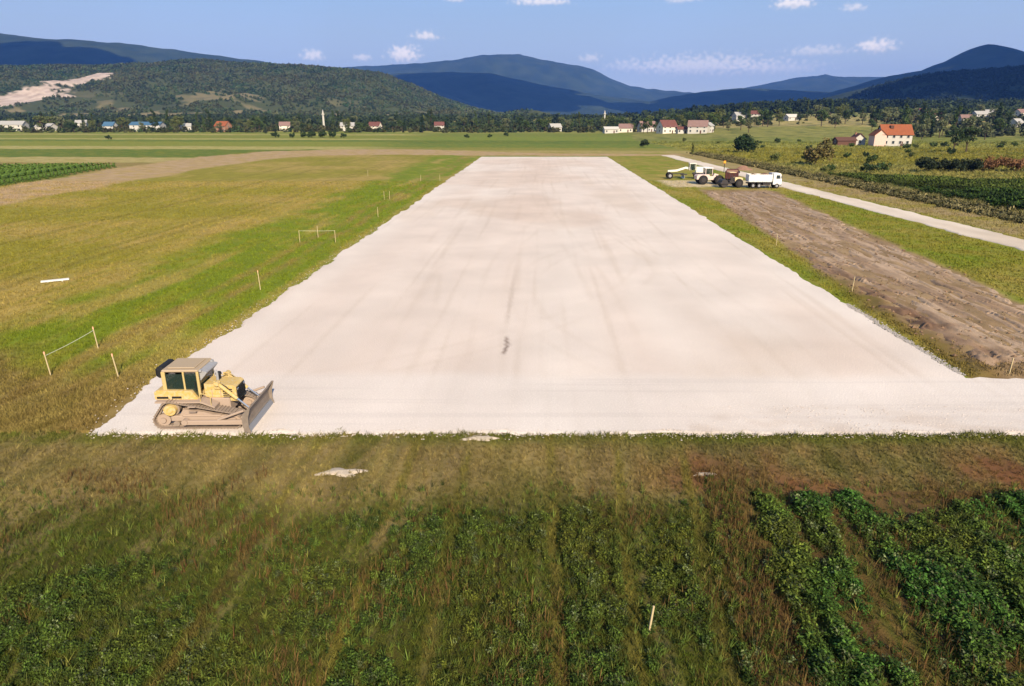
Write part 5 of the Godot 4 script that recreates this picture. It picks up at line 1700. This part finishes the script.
	for zz in [-1.1, -0.66, 0.0, 0.66, 1.1]:
		b.box(Vector3(2.0, 0.52, zz), Vector3(0.1, 0.6, 0.06), 0.01)
	part(b, "back_rib", M.track_frame, bl)

func tipper_lorry(label: String, paint: Material, at: Vector3, turn: float) -> void:
	var o := thing("tipper_lorry", label, "lorry", at, turn)
	o.scale = Vector3(0.86, 0.95, 0.95)
	var b := Mb.new()
	for s in [-1.0, 1.0]:
		b.box(Vector3(-0.2, 0.95, s * 0.42), Vector3(7.0, 0.24, 0.12))
	b.box(Vector3(0.4, 0.75, 0), Vector3(1.6, 0.4, 2.1), 0.05)
	part(b, "chassis", M.dark_paint, o)
	b = Mb.new()
	b.prism(PackedVector2Array([Vector2(1.75, 0.75), Vector2(3.5, 0.75), Vector2(3.55, 1.6), Vector2(3.3, 2.75), Vector2(3.1, 2.9), Vector2(1.8, 2.9)]), -1.2, 1.2)
	var cab := part(b, "cab", paint, o)
	b = Mb.new()
	b.box(Vector3(3.46, 2.2, 0), Vector3(0.05, 0.85, 2.1), 0.0, Basis(Vector3(0, 0, 1), 0.21))
	part(b, "windscreen", M.dark_glass, cab)
	for s in [-1.0, 1.0]:
		b = Mb.new()
		b.box(Vector3(2.72, 2.2, s * 1.2), Vector3(0.8, 0.7, 0.03))
		part(b, "side_window", M.dark_glass, cab)
		b = Mb.new()
		b.box(Vector3(3.56, 1.0, s * 0.85), Vector3(0.06, 0.2, 0.4), 0.01)
		part(b, "headlight", M.chrome, cab)
		b = Mb.new()
		b.box(Vector3(3.4, 2.2, s * 1.42), Vector3(0.08, 0.5, 0.2), 0.02)
		part(b, "mirror", M.black, cab)
	b = Mb.new()
	b.box(Vector3(3.55, 0.7, 0), Vector3(0.2, 0.35, 2.4), 0.04)
	part(b, "bumper", M.grey_paint, o)
	b = Mb.new()
	b.box(Vector3(-1.05, 1.3, 0), Vector3(5.0, 0.14, 2.4))
	for s in [-1.0, 1.0]:
		b.box(Vector3(-1.05, 2.0, s * 1.22), Vector3(5.0, 1.3, 0.08))
		for i in 6:
			b.box(Vector3(-3.4 + i * 0.95, 2.0, s * 1.29), Vector3(0.12, 1.3, 0.07))
	b.box(Vector3(1.45, 2.15, 0), Vector3(0.08, 1.6, 2.4))
	b.box(Vector3(-3.55, 2.0, 0), Vector3(0.08, 1.3, 2.4))
	part(b, "tipping_body", paint, o)
	b = Mb.new()
	b.prism(PackedVector2Array([Vector2(-3.3, 1.5), Vector2(1.3, 1.5), Vector2(1.2, 2.3), Vector2(0.3, 2.85), Vector2(-0.8, 2.5), Vector2(-2.3, 2.7), Vector2(-3.3, 2.2)]), -1.1, 1.1)
	part(b, "load", M.spoil, o)
	for x in [2.6, -1.2, -2.5]:
		for s in [-1.0, 1.0]:
			wheel(o, x, s * 1.0, 0.5, 0.36, M.grey_paint)

func wheel_loader() -> void:
	var o := thing("wheel_loader", "faded pinkish wheel loader with big black tyres", "loader", Vector3(39.9, 0.0, -141.0), 0.08)
	var b := Mb.new()
	b.prism(PackedVector2Array([Vector2(-3.0, 0.95), Vector2(-0.6, 0.8), Vector2(-0.4, 1.7), Vector2(-0.6, 1.95), Vector2(-2.8, 1.85), Vector2(-3.05, 1.6)]), -0.85, 0.85)
	part(b, "engine_cover", M.pink_paint, o)
	b = Mb.new()
	b.box(Vector3(0.2, 1.15, 0), Vector3(1.8, 0.75, 0.9), 0.05)
	b.prism(PackedVector2Array([Vector2(0.4, 1.4), Vector2(1.6, 1.2), Vector2(1.5, 1.9), Vector2(0.7, 2.1)]), -0.4, 0.4)
	part(b, "front_frame", M.pink_paint, o)
	var cab := Node3D.new()
	cab.name = "cab"
	o.add_child(cab)
	b = Mb.new()
	b.box(Vector3(-0.6, 3.12, 0), Vector3(1.7, 0.14, 1.6), 0.04)
	part(b, "roof", M.white_paint, cab)
	for q in [[-1.25, -0.7], [-1.25, 0.7], [0.1, -0.7], [0.1, 0.7]]:
		b = Mb.new()
		b.box(Vector3(q[0], 2.45, q[1]), Vector3(0.1, 1.3, 0.1))
		part(b, "post", M.pink_paint, cab)
	for s in [-1.0, 1.0]:
		b = Mb.new()
		b.box(Vector3(-0.57, 2.5, s * 0.71), Vector3(1.24, 1.1, 0.03))
		part(b, "pane", M.glass, cab)
	b = Mb.new()
	b.box(Vector3(-0.7, 2.15, 0), Vector3(0.5, 0.7, 0.5), 0.06)
	part(b, "seat", M.black, cab)
	for s in [-1.0, 1.0]:
		b = Mb.new()
		b.prism(PackedVector2Array([Vector2(1.0, 1.75), Vector2(1.25, 1.9), Vector2(2.7, 0.75), Vector2(2.6, 0.5), Vector2(2.3, 0.62)]), s * 0.5 - 0.09, s * 0.5 + 0.09)
		part(b, "lift_arm", M.pink_paint, o)
	b = Mb.new()
	b.prism(PackedVector2Array([Vector2(2.5, 0.1), Vector2(3.6, 0.06), Vector2(3.6, 0.12), Vector2(2.75, 0.2), Vector2(2.6, 0.6), Vector2(2.8, 1.1), Vector2(2.72, 1.14), Vector2(2.45, 0.6)]), -1.3, 1.3)
	part(b, "bucket", M.blade, o)
	for x in [-1.75, 1.5]:
		for s in [-1.0, 1.0]:
			wheel(o, x, s * 0.98, 0.88, 0.58, M.dark_paint)

func motor_grader() -> void:
	var o := thing("motor_grader", "cream motor grader with a long arched frame", "grader", Vector3(38.6, 0.0, -153.5), PI - 0.06)
	var b := Mb.new()
	b.prism(PackedVector2Array([Vector2(4.5, 1.35), Vector2(4.5, 1.75), Vector2(2.6, 1.9), Vector2(0.7, 2.5), Vector2(-0.9, 2.3), Vector2(-0.9, 1.7), Vector2(0.7, 2.1), Vector2(2.5, 1.5)]), -0.2, 0.2)
	part(b, "arched_frame", M.cream_paint, o)
	b = Mb.new()
	b.box(Vector3(-2.9, 1.85, 0), Vector3(2.9, 1.3, 1.3), 0.12)
	part(b, "engine_cover", M.cream_paint, o)
	b = Mb.new()
	b.box(Vector3(-2.6, 1.05, 0), Vector3(3.4, 0.4, 1.0), 0.05)
	b.box(Vector3(4.1, 0.85, 0), Vector3(0.5, 0.4, 1.9), 0.05)
	b.box(Vector3(4.2, 1.2, 0), Vector3(0.4, 0.5, 0.5), 0.05)
	part(b, "axle_frame", M.dark_paint, o)
	var cab := Node3D.new()
	cab.name = "cab"
	o.add_child(cab)
	b = Mb.new()
	b.box(Vector3(-0.75, 3.2, 0), Vector3(1.5, 0.14, 1.5), 0.04)
	part(b, "roof", M.cream_paint, cab)
	for q in [[-1.35, -0.65], [-1.35, 0.65], [-0.1, -0.65], [-0.1, 0.65]]:
		b = Mb.new()
		b.box(Vector3(q[0], 2.5, q[1]), Vector3(0.09, 1.4, 0.09))
		part(b, "post", M.cream_paint, cab)
	for s in [-1.0, 1.0]:
		b = Mb.new()
		b.box(Vector3(-0.72, 2.55, s * 0.66), Vector3(1.15, 1.2, 0.03))
		part(b, "pane", M.glass, cab)
	b = Mb.new()
	b.box(Vector3(-0.8, 2.1, 0), Vector3(0.5, 0.6, 0.5), 0.06)
	part(b, "seat", M.black, cab)
	b = Mb.new()
	b.prism(PackedVector2Array([Vector2(1.2, 0.08), Vector2(1.28, 0.08), Vector2(1.14, 0.4), Vector2(1.2, 0.75), Vector2(1.1, 0.75), Vector2(1.05, 0.4)]), -1.8, 1.8)
	part(b, "grading_blade", M.steel, o)
	b = Mb.new()
	b.cyl(Vector3(1.0, 0.82, 0), Vector3(1.0, 0.95, 0), 0.75, 0.75, 18)
	b.box(Vector3(2.4, 1.05, 0), Vector3(2.8, 0.16, 0.2))
	part(b, "blade_circle", M.dark_paint, o)
	for x in [-3.4, -1.9, 4.1]:
		for s in [-1.0, 1.0]:
			wheel(o, x, s * 0.95, 0.64, 0.36, M.grey_paint)

func soil_roller() -> void:
	var o := thing("soil_roller", "soil roller with a dark steel drum and beige bonnet", "roller", Vector3(42.0, 0.0, -134.4), 0.06)
	o.scale = Vector3(0.85, 0.95, 1.0)
	var b := Mb.new()
	b.cyl(Vector3(-1.7, 0.8, -1.0), Vector3(-1.7, 0.8, 1.0), 0.8, 0.8, 28)
	part(b, "drum", M.dark_paint, o)
	b = Mb.new()
	for s in [-1.0, 1.0]:
		b.box(Vector3(-1.5, 0.85, s * 1.1), Vector3(2.4, 0.3, 0.12), 0.02)
	b.box(Vector3(-0.35, 0.85, 0), Vector3(0.25, 0.5, 2.3), 0.03)
	b.box(Vector3(-2.65, 0.85, 0), Vector3(0.16, 0.36, 2.3), 0.03)
	part(b, "drum_frame", M.dark_paint, o)
	b = Mb.new()
	b.prism(PackedVector2Array([Vector2(0.7, 0.9), Vector2(2.5, 0.9), Vector2(2.5, 1.7), Vector2(2.3, 1.9), Vector2(0.7, 1.95)]), -0.7, 0.7)
	part(b, "bonnet", M.beige_paint, o)
	b = Mb.new()
	b.box(Vector3(0.1, 1.1, 0), Vector3(1.3, 0.5, 1.5), 0.04)
	b.box(Vector3(0.2, 1.6, 0), Vector3(0.5, 0.6, 0.5), 0.05)
	part(b, "operator_platform", M.dark_paint, o)
	for q in [[-0.4, -0.7], [-0.4, 0.7], [0.65, -0.7], [0.65, 0.7]]:
		b = Mb.new()
		b.box(Vector3(q[0], 2.1, q[1]), Vector3(0.08, 1.6, 0.08))
		part(b, "post", M.dark_paint, o)
	b = Mb.new()
	b.box(Vector3(0.12, 2.92, 0), Vector3(1.5, 0.1, 1.7), 0.03)
	part(b, "canopy", M.beige_paint, o)
	for s in [-1.0, 1.0]:
		wheel(o, 1.6, s * 0.9, 0.85, 0.5, M.dark_paint)

func marker_pole() -> void:
	var o := thing("marker_pole", "dark marker pole with an orange top behind the parked machines", "pole", Vector3(51.6, 0, -171.0))
	var b := Mb.new()
	b.cyl(Vector3(0, -0.2, 0), Vector3(0, 2.2, 0), 0.09, 0.07, 8)
	part(b, "post", M.dark_paint, o)
	b = Mb.new()
	b.box(Vector3(0, 2.4, 0), Vector3(0.5, 0.6, 0.12), 0.03)
	part(b, "marker_board", M.orange, o)

# ------------------------------------------------------------------
func _ready() -> void:
	rng.seed = 20
	var cam := Camera3D.new()
	cam.name = "camera"
	add_child(cam)
	cam.position = Vector3(0, 13, 0)
	cam.rotation = Vector3(-atan(227.0 / 683.0), 0, 0)
	cam.fov = rad_to_deg(2.0 * atan(343.0 / 683.0))
	cam.near = 0.1
	cam.far = 30000.0
	cam.current = true
	var env := Environment.new()
	env.background_mode = Environment.BG_SKY
	env.sky = make_sky()
	env.background_energy_multiplier = 1.0
	env.tonemap_mode = Environment.TONE_MAPPER_LINEAR
	env.tonemap_exposure = 1.85
	env.fog_enabled = true
	env.fog_density = 0.00006
	env.fog_light_color = Color(0.38, 0.6, 1.0)
	env.sdfgi_enabled = true
	env.ssao_enabled = true
	env.ssil_enabled = true
	var we := WorldEnvironment.new()
	we.name = "world"
	we.environment = env
	add_child(we)
	var sun := DirectionalLight3D.new()
	sun.name = "sun"
	add_child(sun)
	sun.look_at_from_position(Vector3.ZERO, SUN, Vector3.UP)
	sun.light_energy = 1.6
	sun.light_color = Color(1.0, 0.93, 0.82)
	sun.light_angular_distance = 0.5
	sun.shadow_enabled = true
	var k := 1
	for q in [[n_fine, 0.55], [n_mid, 0.16], [n_big, 0.035], [n_row, 0.5], [n_rut, 0.6], [n_hill, 0.0016]]:
		q[0].noise_type = FastNoiseLite.TYPE_SIMPLEX_SMOOTH
		q[0].frequency = q[1]
		q[0].fractal_octaves = 4
		q[0].seed = 30 + k
		k += 1
	make_materials()
	make_ground()
	make_surfaces()
	make_hills()
	make_clouds()
	make_buildings()
	make_trees()
	make_grass()
	bulldozer()
	tipper_lorry("white tipper lorry parked at the end of the row of machines", M.white_paint, Vector3(47.9, 0.0, -133.2), -0.06)
	tipper_lorry("dark maroon tipper lorry standing behind the soil roller", M.maroon, Vector3(44.4, 0.0, -141.5), 1.25)
	wheel_loader()
	motor_grader()
	soil_roller()
	marker_pole()
	make_small()
